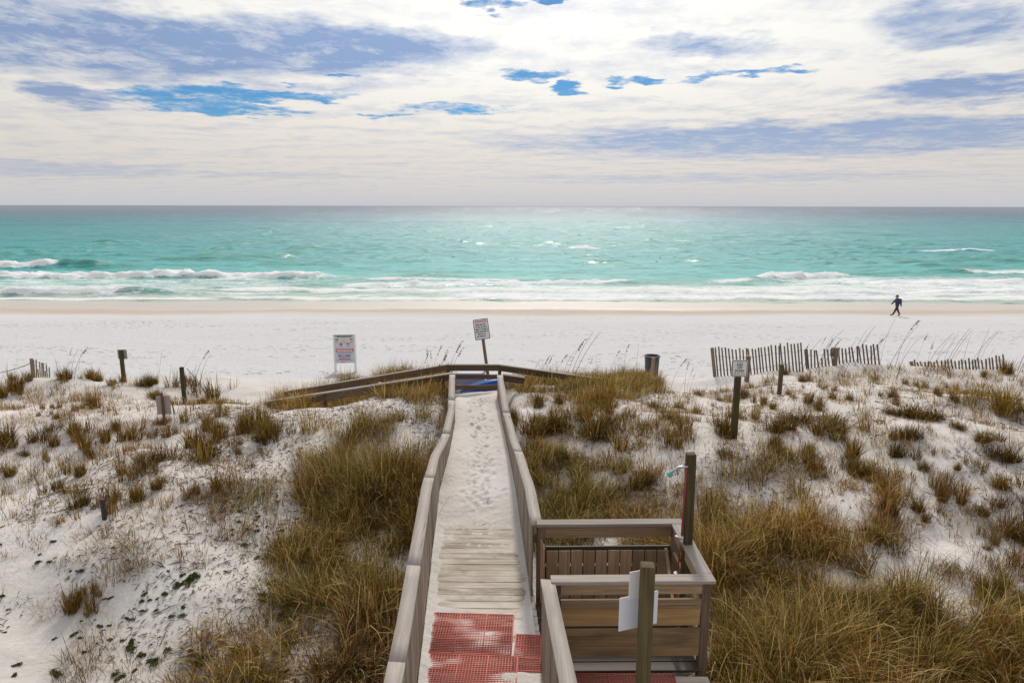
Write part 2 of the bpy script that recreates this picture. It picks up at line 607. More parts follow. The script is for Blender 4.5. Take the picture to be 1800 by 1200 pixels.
def sand_mat():
    m, nt, b = new_mat('white_quartz_sand')
    g = nt.node('ShaderNodeNewGeometry').outputs['Position']
    sp = nt.node('ShaderNodeSeparateXYZ')
    nt.put(sp.inputs[0], g)
    x, y, z = sp.outputs
    big = nt.noise(g, 0.6, 4, 0.6)
    mid = nt.noise(g, 4.0, 5, 0.6)
    grit = nt.noise(g, 60.0, 4, 0.6)
    dry = nt.mix(nt.sstep(big, 0.35, 0.7), (0.53, 0.495, 0.47), (0.61, 0.58, 0.565))
    dry = nt.mix(nt.sstep(grit, 0.30, 0.46, 0.45, 0.0), dry, (0.36, 0.30, 0.24))
    # beach beyond the dunes: whiter, then damp, then wet at the sea's edge
    beach = nt.mix(nt.noise(g, 0.9, 4, 0.6), (0.51, 0.505, 0.52), (0.56, 0.555, 0.575))
    col = nt.mix(nt.sstep(y, 20, 27), dry, beach)
    wob = nt.m('ADD', y, nt.m('MULTIPLY', nt.m('SUBTRACT', nt.noise(nt.mapping(g, (0.05, 0.22, 1)), 1.0, 4, 0.6), 0.5), 7.0))
    damp = nt.sstep(wob, 56.2, 59.6)
    wet = nt.sstep(wob, 60.0, 63.5)
    col = nt.mix(damp, col, (0.47, 0.40, 0.345))
    col = nt.mix(wet, col, (0.47, 0.425, 0.375))
    nt.put(b.inputs['Base Color'], col)
    nt.put(b.inputs['Roughness'], nt.sstep(wob, 60.0, 63.0, 0.95, 0.33))
    nt.put(b.inputs['Specular IOR Level'], nt.sstep(wob, 60.0, 63.0, 0.05, 0.45))
    # fine relief: ripples and grains near, footprints and scuffs on the beach
    foot = nt.node('ShaderNodeTexVoronoi')
    foot.feature = 'SMOOTH_F1'
    nt.put(foot.inputs['Vector'], nt.mapping(g, (1, 1, 1)))
    foot.inputs['Scale'].default_value = 2.1
    foot.inputs['Smoothness'].default_value = 0.35
    fd = nt.m('MULTIPLY', nt.sstep(foot.outputs['Distance'], 0.14, 0.30, 0.0, 1.0), 1.0)
    trod = nt.sstep(nt.noise(nt.mapping(g, (0.09, 0.30, 1)), 1.0, 4, 0.6), 0.46, 0.60)
    fd = nt.m('ADD', 1.0, nt.m('MULTIPLY', nt.m('SUBTRACT', fd, 1.0), trod))
    h1 = nt.bump(nt.m('ADD', nt.m('MULTIPLY', mid, 0.9), nt.m('MULTIPLY', nt.noise(g, 17.0, 4, 0.6), 0.22)), 0.6, 0.07)
    keep = nt.sstep(y, 20.0, 27.0)
    h2n = nt.node('ShaderNodeBump')
    nt.put(h2n.inputs['Height'], nt.m('MULTIPLY', nt.m('ADD', fd, nt.m('MULTIPLY', mid, 0.45)), nt.m('MULTIPLY', keep, nt.sstep(y, 50.0, 58.0, 1.0, 0.0))))
    h2n.inputs['Strength'].default_value = 1.0
    h2n.inputs['Distance'].default_value = 0.16
    nt.put(h2n.inputs['Normal'], h1)
    nt.put(b.inputs['Normal'], h2n.outputs[0])
    return m


M_SAND = sand_mat()

# ------------------------------------------------------------------ boardwalk alignment (heights relative to the camera)
BY = np.array([3.0, 4.8, 5.6, 7.95, 8.8, 10.5, 12.15, 13.8, 15.95])
BL = np.array([-.80, -.872, -.904, -1.04, -1.095, -1.18, -1.16, -1.20, -1.37])
BRt = np.array([.50, .385, .335, .212, .174, .07, -.06, -.20, -.36])
BC = np.array([-3.70, -3.72, -3.72, -3.74, -3.77, -4.00, -4.19, -4.19, -4.00])
DECK = CAMZ - 4.69


def bl(y):
    return np.interp(y, BY, BL)


def br(y):
    return np.interp(y, BY, BRt)


def capz(y):
    return np.interp(y, BY, BC) + CAMZ


# ------------------------------------------------------------------ terrain
GY = np.array([-40, 0, 4, 6, 8, 10, 12, 15, 17.5, 19.5, 21, 23, 25.5, 28, 40, 57, 62, 69, 80, 130, 400])
GZ = np.array([-5.4, -5.4, -5.35, -5.25, -5.05, -4.80, -4.55, -4.62, -4.80, -5.0, -5.35, -6.0, -6.75, -7.05, -7.95, -9.06, -9.2, -9.43, -10.2, -12, -16])


def sand_on_deck(y):
    """height of the sand surface between the rails"""
    return CAMZ + np.interp(y, [3, 9.2, 10.2, 12, 13.8, 15.6, 16.6, 17.4, 18.5], [-4.69, -4.685, -4.63, -4.56, -4.53, -4.54, -4.70, -5.05, -5.5])


# spot heights: feet of posts, signs and fences, dips behind the landing (photo x, y, distance -> point)
SPOTS = []
for _u, _v, _t in ((1290, 768, 12.5), (1257, 662, 20), (1330, 658, 20), (1405, 649, 20), (1460, 643, 20.3), (1540, 637.5, 20.3), (1610, 642, 20.3), (1690, 649, 20.3), (1765, 652, 20.3),
                   (218, 671, 20), (290, 748, 15), (325.5, 713, 18), (72, 664, 20), (1370, 692, 17), (184, 913, 10.2), (430, 712, 17.5), (5, 672, 20.5), (130, 668, 20.5), (400, 705, 19.5)):
    _p = at(_u, _v, _t)
    SPOTS.append((_p.x, _p.y, _p.z - CAMZ))
SPOTS += [(-0.9, 18.6, -5.45), (-2.6, 18.6, -5.45), (-4.6, 18.6, -5.40), (0.8, 18.8, -5.2), (-3.2, 15.6, -4.44), (-5.0, 15.6, -4.74), (-2.0, 15.7, -4.34), (1.0, 15.6, -4.45), (2.6, 16.2, -4.55), (5.0, 16.5, -4.75),
          (8, 15.0, -4.3), (11, 15.5, -4.35), (8, 11.0, -4.3), (-8, 12.5, -4.7), (-5, 12.0, -4.65), (-6, 8, -5.0), (5, 8.5, -4.7), (3.0, 6.5, -5.1), (6.0, 6.0, -5.1)]
RBF_C, RBF_W, RBF_S2 = [], [], 2.1 ** 2


def ground(x, y):
    x = np.asarray(x, float)
    y = np.asarray(y, float)
    base = sum(np.interp(y + d, GY, GZ) for d in (-0.9, -0.45, 0, 0.45, 0.9)) / 5
    dune = 1 - sstep(y, 20, 26)
    b = 0.42 * fbm(x / 4.2, y / 3.4, 3, 3) + 0.085 * fbm(x / 1.3, y / 1.0, 11, 3) + 0.024 * fbm(x / 0.33, y / 0.28, 23, 3)
    z = base + dune * b
    for (cx_, cy_), wt in zip(RBF_C, RBF_W):
        z = z + wt * np.exp(-((x - cx_) ** 2 + (y - cy_) ** 2) / RBF_S2)
    # beach relief, low cusps
    bm_ = sstep(y, 22, 30) * (1 - sstep(y, 60, 70))
    z = z + bm_ * (0.10 * fbm(x / 9, y / 4.5, 31, 3) + 0.03 * fbm(x / 1.2, y / 0.9, 37, 2))
    z = z - 0.10 * sstep(x, 34, 60) * sstep(y, 58, 62) * (1 - sstep(y, 75, 90))
    z = z + CAMZ
    # under and beside the boardwalk
    inside = sstep(x, bl(y) - 0.42, bl(y) - 0.12) * (1 - sstep(x, br(y) + 0.12, br(y) + 0.42)) * (1 - sstep(y, 16.2, 17.2))
    low = np.minimum(z, sand_on_deck(y) - 0.22)
    z = z * (1 - inside) + low * inside
    # shower stall and side deck: kept clear of sand
    st = sstep(x, 0.0, 0.4) * (1 - sstep(x, 2.15, 2.5)) * (1 - sstep(y, 7.75, 8.1))
    z = z * (1 - st) + np.minimum(z, DECK - 0.35) * st
    return z


def _solve_spots():
    c = [(a, b) for a, b, _ in SPOTS]
    xs_, ys_, zs_ = np.array(SPOTS).T
    res = zs_ + CAMZ - ground(xs_, ys_)
    A = np.exp(-((xs_[:, None] - xs_[None]) ** 2 + (ys_[:, None] - ys_[None]) ** 2) / RBF_S2)
    RBF_W.extend(np.linalg.solve(A + 0.02 * np.eye(len(c)), res))
    RBF_C.extend(c)


_solve_spots()


def axis(parts):
    out = []
    for a, b, n in parts:
        out.append(np.linspace(a, b, n, endpoint=False))
    return np.concatenate(out + [np.array([parts[-1][1]])])


def geo(a, b, n):
    s = np.geomspace(1, 1 + (b - a), n + 1) - 1
    return a + s


xs = np.concatenate([-(geo(17, 900, 60)[::-1]), axis([(-17, 19, 380)])[1:-1], geo(19, 900, 60)])
ys = np.concatenate([axis([(-40, 3, 20), (3, 24, 240), (24, 72, 160), (72, 130, 12), (130, 400, 6)])])
XX, YY = np.meshgrid(xs, ys)
terr = obj('sand', grid_mesh('sand', xs, ys, ground(XX, YY)), M_SAND)
tag(terr, 'white quartz sand of the dunes and beach down to the water', None, None, 'structure')


def hit(u, v):
    """where the sight line of a photo pixel meets the sand"""
    d = raydir(u, v)
    ts = np.concatenate([np.arange(4, 30, 0.15), np.arange(30, 130, 1.0)])
    for _ in range(2):
        px, py, pz = d.x * ts, d.y * ts, CAMZ + d.z * ts
        g = ground(px, py)
        k = int(np.argmax(pz < g))
        if k > 0 and _ == 0:
            ts = np.linspace(ts[k - 1], ts[k], 14)
    return float(px[k]), float(py[k]), float(g[k]), float(ts[k])


def gz(x, y):
    return float(ground(np.array([x]), np.array([y]))[0])


# ------------------------------------------------------------------ sea
def build_sea():
    ysea = np.concatenate([axis([(60, 120, 250), (120, 190, 130), (190, 420, 190)])[:-1], 420 * np.geomspace(1, 100, 100)])
    xsea = np.concatenate([-(geo(98, 30000, 40)[::-1]), axis([(-98, 98, 350)])[1:-1], geo(98, 30000, 40)])
    X, Y = np.meshgrid(xsea, ysea)
    fade = 1 - sstep(Y, 350, 1200)
    z = 0.10 * fade * (fbm(X / 9, Y / 4.0, 51, 4) * 1.6 + 0.5 * fbm(X / 2.0, Y / 1.3, 57, 2))
    z = z + 0.55 * fade * sstep(Y, 95, 150) * np.maximum(fbm(X / 11, Y / 4.2, 61, 3), -0.1) + 0.30 * fade * sstep(Y, 95, 150) * fbm(X / 26, Y / 9, 65, 2)
    chop = np.maximum(fbm(X / 4.0, Y / 3.0, 161, 4) - 0.12, 0) * sstep(Y, 92, 120)
    z = z + 0.85 * fade * chop
    foam = np.zeros_like(z)
    teal = np.clip(chop * 3.2, 0, 0.85) * (1 - sstep(Y, 250, 500))

    def wave(x0, x1, y0, y1, h, wf, wb, fx0=None, fx1=None, trail=0.0, fo=1.0, edge=5.0):
        r0, r1 = np.searchsorted(ysea, (min(y0, y1) - 4 - wf * 3, max(y0, y1) + 4 + max(wb * 3, trail * 1.6)))
        c0, c1 = np.searchsorted(xsea, (x0 - edge - 1, x1 + edge + 1))
        if r1 <= r0 or c1 <= c0:
            return
        w_ = (slice(r0, r1), slice(c0, c1))
        x, y = X[w_], Y[w_]
        yc = y0 + (y1 - y0) * np.clip((x - x0) / (x1 - x0), 0, 1) + 1.2 * fbm(x / 14, x * 0 + y0, 71, 3)
        xm = sstep(x, x0 - edge, x0 + edge) * (1 - sstep(x, x1 - edge, x1 + edge))
        d = y - yc
        prof = np.where(d < 0, np.exp(-(d / wf) ** 2), np.exp(-(d / wb) ** 2))
        am = 0.75 + 0.7 * fbm(x / 7, y / 50, 73, 3)
        H = h * prof * xm * np.clip(am, 0.3, 1.5)
        fm = np.ones_like(x)
        if fx0 is not None:
            fm = sstep(x, fx0 - 3, fx0 + 3) * (1 - sstep(x, fx1 - 3, fx1 + 3))
        white = fm * xm * fo * np.where(d < 0, np.exp(-(d / (wf * 1.15)) ** 4), np.exp(-(d / (wb * 0.9 + trail * 0.25)) ** 2))
        tl = fm * xm * fo * trail_mask(d, trail)
        H = H + white * h * 0.6 * (fbm(x / 1.3, y / 1.1, 77, 3))
        z[w_] += H
        foam[w_] = np.maximum(foam[w_], np.maximum(white * 1.4, tl * 0.85))
        teal[w_] = np.maximum(teal[w_], (1 - fm * fo) * xm * np.exp(-((d + wf * 0.3) / (wf * 1.3)) ** 2) * min(1.0, h * 1.6))

    def trail_mask(d, trail):
        if trail <= 0:
            return np.zeros_like(d)
        return (d > 0) * np.exp(-(d / trail) ** 4)

    wave(-140, -57, 104, 104, 1.5, 1.2, 3.4, -160, -69, 4.0)                       # far left breaker, green shoulder
    wave(-140, -24, 86.5, 90.0, 1.0, 0.9, 3.0, -140, -24, 10.0)                     # long left breaker
    wave(-140, -35, 71.5, 73.0, 0.85, 0.8, 2.0, -140, -41, 5.5)                     # near left breaker
    wave(-34, -20, 77, 77, 0.32, 0.6, 1.5, -36, -14, 2.0, 0.85)
    wave(-27, -20, 80.5, 81, 0.55, 0.8, 2.0, -10, -9, 0.0)                          # green face
    wave(-20, 15, 79.5, 85, 0.6, 0.8, 2.2, -22, 16, 3.0, 1.0)
    wave(3, 8, 83, 84, 0.45, 0.8, 1.5, 90, 91)
    wave(11, 16, 83, 84, 0.42, 0.7, 1.5, 90, 91)
    wave(-15, -6, 92, 92, 0.6, 0.9, 2.0, 90, 91)                                    # green swell left of centre
    wave(24, 33, 85, 86, 0.6, 0.8, 2.0, 23, 31, 2.0, 0.8)
    wave(31, 46, 88, 93, 0.95, 0.9, 2.5, 30, 47, 4.0)
    wave(46, 60, 95, 97, 0.6, 0.9, 2.5, 200, 201)
    wave(60, 140, 98, 102, 0.6, 0.9, 2.5, 64, 160, 7.0, 0.8)
    wave(52, 90, 77, 79, 0.4, 0.7, 2.0, 56, 100, 3.0, 0.7)
    wave(-30, 140, 69.3, 70.0, 0.30, 0.5, 1.6, -30, 140, 1.6, 0.9)                  # bore running up the sand
    wave(-150, -30, 68.6, 68.9, 0.16, 0.5, 1.2, -150, -28, 1.0, 0.8)
    wave(-58, -44, 118, 118, 0.5, 1.0, 2.5, 200, 201)
    wave(-52, -40, 131, 131, 0.5, 1.0, 2.5, 200, 201)
    wave(20, 25, 158, 158, 0.75, 1.4, 2.5, 200, 201, edge=2)
    wave(88, 106, 149, 150, 0.35, 0.8, 1.6, 86, 108, 1.5, 1.0, edge=3)              # whitecap on the right
    wave(13, 20, 153, 154, 0.25, 0.8, 2.0, 10, 22, 2.0, 0.8, edge=3)
    wave(-24, 24, 75.5, 76.5, 0.35, 0.6, 1.6, -24, 24, 2.2, 0.9)
    wave(18, 70, 74.5, 76, 0.40, 0.6, 1.8, 18, 72, 2.4, 0.95)
    wave(38, 110, 84, 87, 0.55, 0.8, 2.2, 40, 110, 4.0, 0.9)
    wave(66, 140, 92, 94, 0.6, 0.8, 2.4, 70, 140, 4.5, 0.9)
    wave(-22, 6, 87, 88, 0.35, 0.7, 1.8, -20, 2, 2.5, 0.6)
    rs = random.Random(4)
    for i in range(70):
        yy = rs.uniform(105, 330)
        xx = rs.uniform(-0.72, 0.72) * yy
        L = rs.uniform(2, 7)
        wave(xx - L, xx + L, yy, yy + rs.uniform(-1, 1), rs.uniform(0.35, 0.75), 0.9, 2.2, 900, 901, edge=1.6)
    # broad spent foam
    broad = sstep(X, -16, -2) * (1 - sstep(X, 40, 60)) * sstep(Y, 69, 71) * (1 - sstep(Y, 80, 86)) * 0.80
    broad = np.maximum(broad, sstep(X, 22, 40) * sstep(Y, 69, 71) * (1 - sstep(Y, 88, 100)) * 0.76)
    broad = np.maximum(broad, (1 - sstep(X, -30, -10)) * sstep(Y, 71, 74) * (1 - sstep(Y, 92, 98)) * 0.62)
    broad = np.maximum(broad, sstep(Y, 69, 70) * (1 - sstep(Y, 80, 90)) * 0.5)
    foam = np.maximum(foam, broad)
    # the last thin sheet of water runs out on the sand
    z = z - 0.02 + 0.04 * sstep(Y, 64, 70) - 0.10 * (1 - sstep(Y, 64, 68))
    me = grid_mesh('sea', xsea, ysea, z + SEA)
    vfloat(me, 'foam', foam.ravel())
    vfloat(me, 'teal', teal.ravel())

    m, nt, b = new_mat('sea_water')
    g = nt.node('ShaderNodeNewGeometry').outputs['Position']
    sp = nt.node('ShaderNodeSeparateXYZ')
    nt.put(sp.inputs[0], g)
    y = sp.outputs[1]
    fa = nt.node('ShaderNodeAttribute', attribute_name='foam').outputs['Fac']
    te = nt.node('ShaderNodeAttribute', attribute_name='teal').outputs['Fac']
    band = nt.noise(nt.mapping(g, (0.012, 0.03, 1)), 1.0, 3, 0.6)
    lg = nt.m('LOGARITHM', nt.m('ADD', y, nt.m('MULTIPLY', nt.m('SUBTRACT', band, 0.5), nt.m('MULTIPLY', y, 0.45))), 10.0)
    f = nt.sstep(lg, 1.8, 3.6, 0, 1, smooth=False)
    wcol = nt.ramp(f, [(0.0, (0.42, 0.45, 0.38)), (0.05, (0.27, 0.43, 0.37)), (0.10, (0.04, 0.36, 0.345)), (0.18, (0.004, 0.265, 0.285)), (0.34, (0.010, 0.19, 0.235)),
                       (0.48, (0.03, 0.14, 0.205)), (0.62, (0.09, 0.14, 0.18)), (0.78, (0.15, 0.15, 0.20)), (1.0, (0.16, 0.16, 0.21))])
    ripl = nt.noise(nt.mapping(g, (0.25, 0.7, 1)), 1.0, 5, 0.65)
    wcol = nt.mix(nt.sstep(nt.m('ADD', nt.m('MULTIPLY', ripl, 0.6), nt.m('MULTIPLY', nt.noise(nt.mapping(g, (0.04, 0.16, 1)), 1.0, 6, 0.65), 0.4)), 0.49, 0.59, 0, 0.85), wcol, (0.006, 0.15, 0.17))
    wcol = nt.mix(te, wcol, (0.004, 0.25, 0.21))
    # foam lace
    l1 = nt.noise(nt.mapping(g, (0.16, 0.75, 1)), 1.0, 8, 0.75, 0.8)
    l2 = nt.noise(nt.mapping(g, (1.6, 3.4, 2.0)), 1.0, 6, 0.7, 0.3)
    lace = nt.m('ADD', nt.m('MULTIPLY', l1, 0.65), nt.m('MULTIPLY', l2, 0.35))
    ff = nt.sstep(nt.m('ADD', fa, nt.m('MULTIPLY', nt.m('SUBTRACT', lace, 0.5), 3.6)), 0.40, 0.95)
    ff = nt.m('MULTIPLY', ff, nt.sstep(fa, 0.05, 0.25))
    cap = nt.m('MULTIPLY', nt.sstep(nt.noise(nt.mapping(g, (0.10, 0.55, 1)), 1.0, 6, 0.7), 0.71, 0.76), nt.sstep(y, 95, 130))
    ff = nt.m('MAXIMUM', ff, nt.m('MULTIPLY', cap, 0.5))
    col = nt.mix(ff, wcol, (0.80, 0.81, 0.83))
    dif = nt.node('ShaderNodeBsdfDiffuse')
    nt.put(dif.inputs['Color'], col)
    hh = nt.noise(nt.mapping(g, (0.55, 1.3, 1)), 1.0, 8, 0.66, 0.4)
    h2 = nt.noise(nt.mapping(g, (0.07, 0.2, 1)), 1.0, 6, 0.62, 0.3)
    bh = nt.m('ADD', nt.m('MULTIPLY', hh, 0.55), nt.m('MULTIPLY', h2, 1.8))
    nb = nt.bump(bh, 1.0, 1.1)
    fb = nt.bump(nt.m('ADD', l2, l1), 0.6, 0.35)
    nt.put(dif.inputs['Normal'], fb)
    gl = nt.node('ShaderNodeBsdfGlossy')
    nt.put(gl.inputs['Roughness'], nt.sstep(lg, 2.4, 3.1, 0.30, 0.16))
    gl.inputs['Color'].default_value = (0.95, 0.97, 1.0, 1)
    nt.put(gl.inputs['Normal'], nb)
    fr = nt.node('ShaderNodeFresnel')
    fr.inputs['IOR'].default_value = 1.33
    nt.put(fr.inputs['Normal'], nb)
    fac = nt.m('MULTIPLY', nt.m('MINIMUM', fr.outputs[0], nt.sstep(lg, 2.5, 3.2, 0.28, 0.27)), nt.m('SUBTRACT', 1.0, nt.m('MULTIPLY', ff, 0.85)))
    ms = nt.node('ShaderNodeMixShader')
    nt.put(ms.inputs[0], fac)
    nt.l.new(dif.outputs[0], ms.inputs[1])
    nt.l.new(gl.outputs[0], ms.inputs[2])
    out = [q for q in nt.n if q.type == 'OUTPUT_MATERIAL'][0]
    nt.l.new(ms.outputs[0], out.inputs['Surface'])
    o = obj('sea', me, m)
    tag(o, 'turquoise sea with low breakers and foam along the beach', None, None, 'structure')


build_sea()


def build_birds():
    V, Q = [], []
    prof = [(-0.20, 0.01, 0.07), (-0.14, 0.05, 0.05), (-0.04, 0.085, 0.05), (0.06, 0.08, 0.05), (0.13, 0.05, 0.07), (0.16, 0.03, 0.11), (0.18, 0.035, 0.15), (0.215, 0.035, 0.17), (0.245, 0.018, 0.165), (0.29, 0.005, 0.155)]
    for x, r, z in prof:
        for k in range(8):
            a = k * math.pi / 4
            V.append((x, r * math.cos(a), z + r * 0.8 * math.sin(a)))
    for i in range(len(prof) - 1):
        for k in range(8):
            a0, a1 = i * 8 + k, i * 8 + (k + 1) % 8
            Q.append((a0, a1, a1 + 8, a0 + 8))
    me = mesh_arrays('seabird', V, Q)
    me.materials.append(M_BLACK)
    rs = random.Random(31)
    for i in range(24):
        u = rs.choice([rs.gauss(985, 22), rs.gauss(1040, 40), rs.gauss(1180, 22), rs.gauss(850, 30)])
        v = rs.gauss(452, 5)
        p = at(u, v, Y=9.4 / (-raydir(u, v).z / raydir(u, v).y))
        o = obj('seabird', me, None, None, Matrix.Translation((p.x, p.y, 0.05)) @ Matrix.Rotation(rs.uniform(0, 6.28), 4, 'Z') @ Matrix.Scale(0.95, 4))
        tag(o, 'small dark seabird floating in the loose flock off the beach', 'bird', 'seabirds floating off the beach')


build_birds()


# ------------------------------------------------------------------ boardwalk
def P(x, y, z):
    return Vector((x, y, z))


def build_boardwalk():
    bw = empty('boardwalk', (-0.3, 6.0, DECK))
    tag(bw, 'grey wooden boardwalk with solid picket railings running to the beach, half buried in sand', 'boardwalk')
    # planks
    y = 3.2
    i = 0
    while y < 10.9:
        w = 0.138
        xl, xr = float(bl(y)) - 0.05, float(br(y)) + 0.05
        dz = random.uniform(-0.004, 0.002)
        tilt = random.uniform(-0.003, 0.003)
        if 3.0 < y < 6.22:
            xr = 2.0 if y < 6.15 else xr            # the side deck in front of the shower stall
        board('plank', P(xl, y + 0.02, DECK - 0.019 + dz), P(xr, y + 0.02 - 0.05 * (xr - xl) * 0.2, DECK - 0.019 + dz + tilt), w, 0.038, M_DECK, bw)
        y += w + 0.007
        i += 1
    # joists under the side deck
    for xx in (-0.6, 0.1, 0.8, 1.5):
        board('joist', P(xx, 3.3, DECK - 0.12), P(xx - 0.15, 7.5, DECK - 0.12), 0.04, 0.15, M_BROWN, bw)

    def railing(side, y0, y1, joints):
        fx = bl if side < 0 else br
        rl = empty('railing', (float(fx((y0 + y1) / 2)), (y0 + y1) / 2, DECK), bw)
        # cap boards, flat, following the sagging line
        ylist = [y0] + joints + [y1]
        for a, b in zip(ylist[:-1], ylist[1:]):
            n = max(2, int((b - a) / 0.25) + 1)
            yy = np.linspace(a + 0.003, b - 0.003, n)
            V, Q = [], []
            for q in yy:
                xi = float(fx(q))
                xo = xi + side * 0.142
                zt = float(capz(q)) + (0.012 * math.sin(q * 3.1) * (q > 9))
                tl = -0.01 * side
                V += [(xi, q, zt), (xo, q, zt + tl), (xo, q, zt - 0.038 + tl), (xi, q, zt - 0.038)]
            for k in range(n - 1):
                for e in range(4):
                    a0, a1 = k * 4 + e, k * 4 + (e + 1) % 4
                    Q.append((a0, a1, a1 + 4, a0 + 4))
            Q.append((3, 2, 1, 0))
            e = (n - 1) * 4
            Q.append((e, e + 1, e + 2, e + 3))
            me = mesh_arrays('cap_board', V, Q, smooth=False)
            bm = bmesh.new()
            bm.from_mesh(me)
            bmesh.ops.recalc_face_normals(bm, faces=bm.faces)
            bm.to_mesh(me)
            bm.free()
            # object origin at the middle, long axis along y: grain comes from the cap material
            obj('cap_board', me, M_CAP, rl)
        # stringer below the cap
        yy = np.arange(y0, y1, 1.2)
        for a in yy:
            b = min(a + 1.2, y1)
            xa, xb = float(fx(a)) + side * 0.055, float(fx(b)) + side * 0.055
            board('stringer', P(xa, a, float(capz(a)) - 0.09), P(xb, b, float(capz(b)) - 0.09), 0.038, 0.088, M_PICKET, rl)
        # pickets on the walking side
        q = y0 + 0.06
        while q < y1 - 0.05:
            w = 0.138
            x = float(fx(q)) + side * 0.022
            zt = float(capz(q)) - 0.041
            slope = (float(fx(q + 0.05)) - float(fx(q - 0.05))) / 0.1
            xd = random.uniform(-0.004, 0.004)
            hgt = 1.03 + random.choice([0, 0, 0, 0.01, -0.02])
            board('picket', P(x + xd - side * 0.012 * (q > 9), q, zt - hgt), P(x + xd, q, zt), w, 0.02, M_PICKET, rl, up=(1, -slope, 0))
            q += w + random.uniform(0.004, 0.012)
        # posts on the outer side
        for q in np.arange(y0 + 0.12, y1, 1.75):
            x = float(fx(q)) + side * 0.112
            zt = float(capz(q)) - 0.042
            board('post', P(x, q, zt - 1.5), P(x, q, zt), 0.088, 0.06, M_BROWN, rl, up=(1, 0, 0))
        return rl

    railing(-1, 3.0, 16.05, [5.05, 6.62, 9.25, 12.2, 14.3])
    railing(1, 7.62, 16.05, [10.9, 13.6])
    railing(1, 3.0, 6.36, [])


# cap material with grain along world y
def cap_mat():
    m, nt, b = new_mat('wood_cap_grey')
    tc = nt.node('ShaderNodeTexCoord').outputs['Object']
    grain = nt.noise(nt.mapping(tc, (42, 1.8, 42)), 1.0, 6, 0.62, 0.5)
    blot = nt.noise(tc, 2.2, 5, 0.6)
    spk = nt.noise(tc, 55.0, 2, 0.5)
    col = nt.mix(nt.sstep(grain, 0.3, 0.7), (0.27, 0.238, 0.215), (0.37, 0.33, 0.305))
    col = nt.mix(nt.sstep(blot, 0.42, 0.70, 0, 0.7), col, (0.32, 0.287, 0.265))
    col = nt.mix(nt.sstep(spk, 0.70, 0.75, 0, 0.6), col, (0.16, 0.14, 0.13))
    crk = nt.noise(nt.mapping(tc, (55, 0.9, 55), (3, 1, 2)), 1.0, 3, 0.5)
    col = nt.mix(nt.sstep(crk, 0.70, 0.73, 0, 0.75), col, (0.09, 0.075, 0.06))
    nt.put(b.inputs['Base Color'], col)
    b.inputs['Roughness'].default_value = 0.75
    b.inputs['Specular IOR Level'].default_value = 0.3
    nt.put(b.inputs['Normal'], nt.bump(grain, 0.5, 0.004))
    return m


M_CAP = cap_mat()
build_boardwalk()


def build_path_sand():
    """wind-blown sand lying on the deck: thin drifts near, a full bed with footprints farther on"""
    n = 58
    yy = np.arange(3.2, 18.0, 0.03)
    s = np.linspace(0, 1, n)
    Y = np.repeat(yy[:, None], n, 1)
    X = bl(Y) + (br(Y) - bl(Y)) * s[None, :]
    wl = X - bl(Y)
    wr = br(Y) - X
    edge = 0.05 * np.exp(-(wl / 0.07) ** 2) + 0.022 * np.exp(-(wr / 0.09) ** 2) * (1 - np.exp(-((Y - 6.4) / 0.75) ** 4))
    nz = fbm(X / 0.5, Y / 0.35, 91, 4)
    streak = fbm(X / 0.9, Y / 0.07, 95, 2)
    th = -0.008 + edge + 0.010 * nz + 0.009 * streak
    th = th + np.exp(-((Y - 6.4) / 0.9) ** 4) * (0.0125 + 0.013 * fbm(X / 0.28, Y / 0.22, 97, 3))
    th = th + 0.050 * sstep(Y + 0.6 * fbm(X / 0.5, Y / 0.6, 99, 2), 9.2, 10.4)
    th = th * (1 - sstep(Y, 10.0, 10.8)) + (sand_on_deck(Y) - DECK) * sstep(Y, 9.6, 10.6)
    bed = sstep(Y, 10.0, 11.0)
    th = th + bed * (0.06 * np.exp(-(wl / 0.16) ** 2) + 0.04 * np.exp(-(wr / 0.2) ** 2) + 0.012 * fbm(X / 0.25, Y / 0.25, 101, 3))
    # trodden line of footprints
    rs = random.Random(3)
    for k in range(420):
        fy = rs.uniform(8.9, 16.5)
        c = float(bl(fy) + br(fy)) / 2
        fx = c + rs.gauss(0.03, 0.15)
        a = rs.uniform(-0.5, 0.5)
        dx, dy = X - fx, Y - fy
        p = dx * math.cos(a) + dy * math.sin(a)
        q = -dx * math.sin(a) + dy * math.cos(a)
        dep = rs.uniform(0.008, 0.022) * (1 if fy > 10 else 0.4)
        sz = rs.uniform(0.5, 1.0)
        r2 = (p / (0.055 * sz)) ** 2 + (q / (0.11 * sz)) ** 2
        th = th - dep * np.exp(-r2 ** 1.5) + dep * 0.4 * np.exp(-((np.sqrt(r2) - 1.4) / 0.4) ** 2)
    # crest at the landing slopes up to the right
    th = th + 0.16 * sstep(Y, 15.2, 16.6) * (s[None, :] - 0.45)
    Z = DECK + th
    ny = len(yy)
    V = np.stack([X, Y, Z], -1).reshape(-1, 3)
    i = np.arange((ny - 1) * (n - 1))
    r, c = i // (n - 1), i % (n - 1)
    a = r * n + c
    q = np.stack([a, a + 1, a + n + 1, a + n], -1)
    o = obj('path', mesh_arrays('path', V, q), M_SAND)
    tag(o, 'wind-blown white sand with footprints covering the boardwalk between the railings', None, None, 'structure')


build_path_sand()


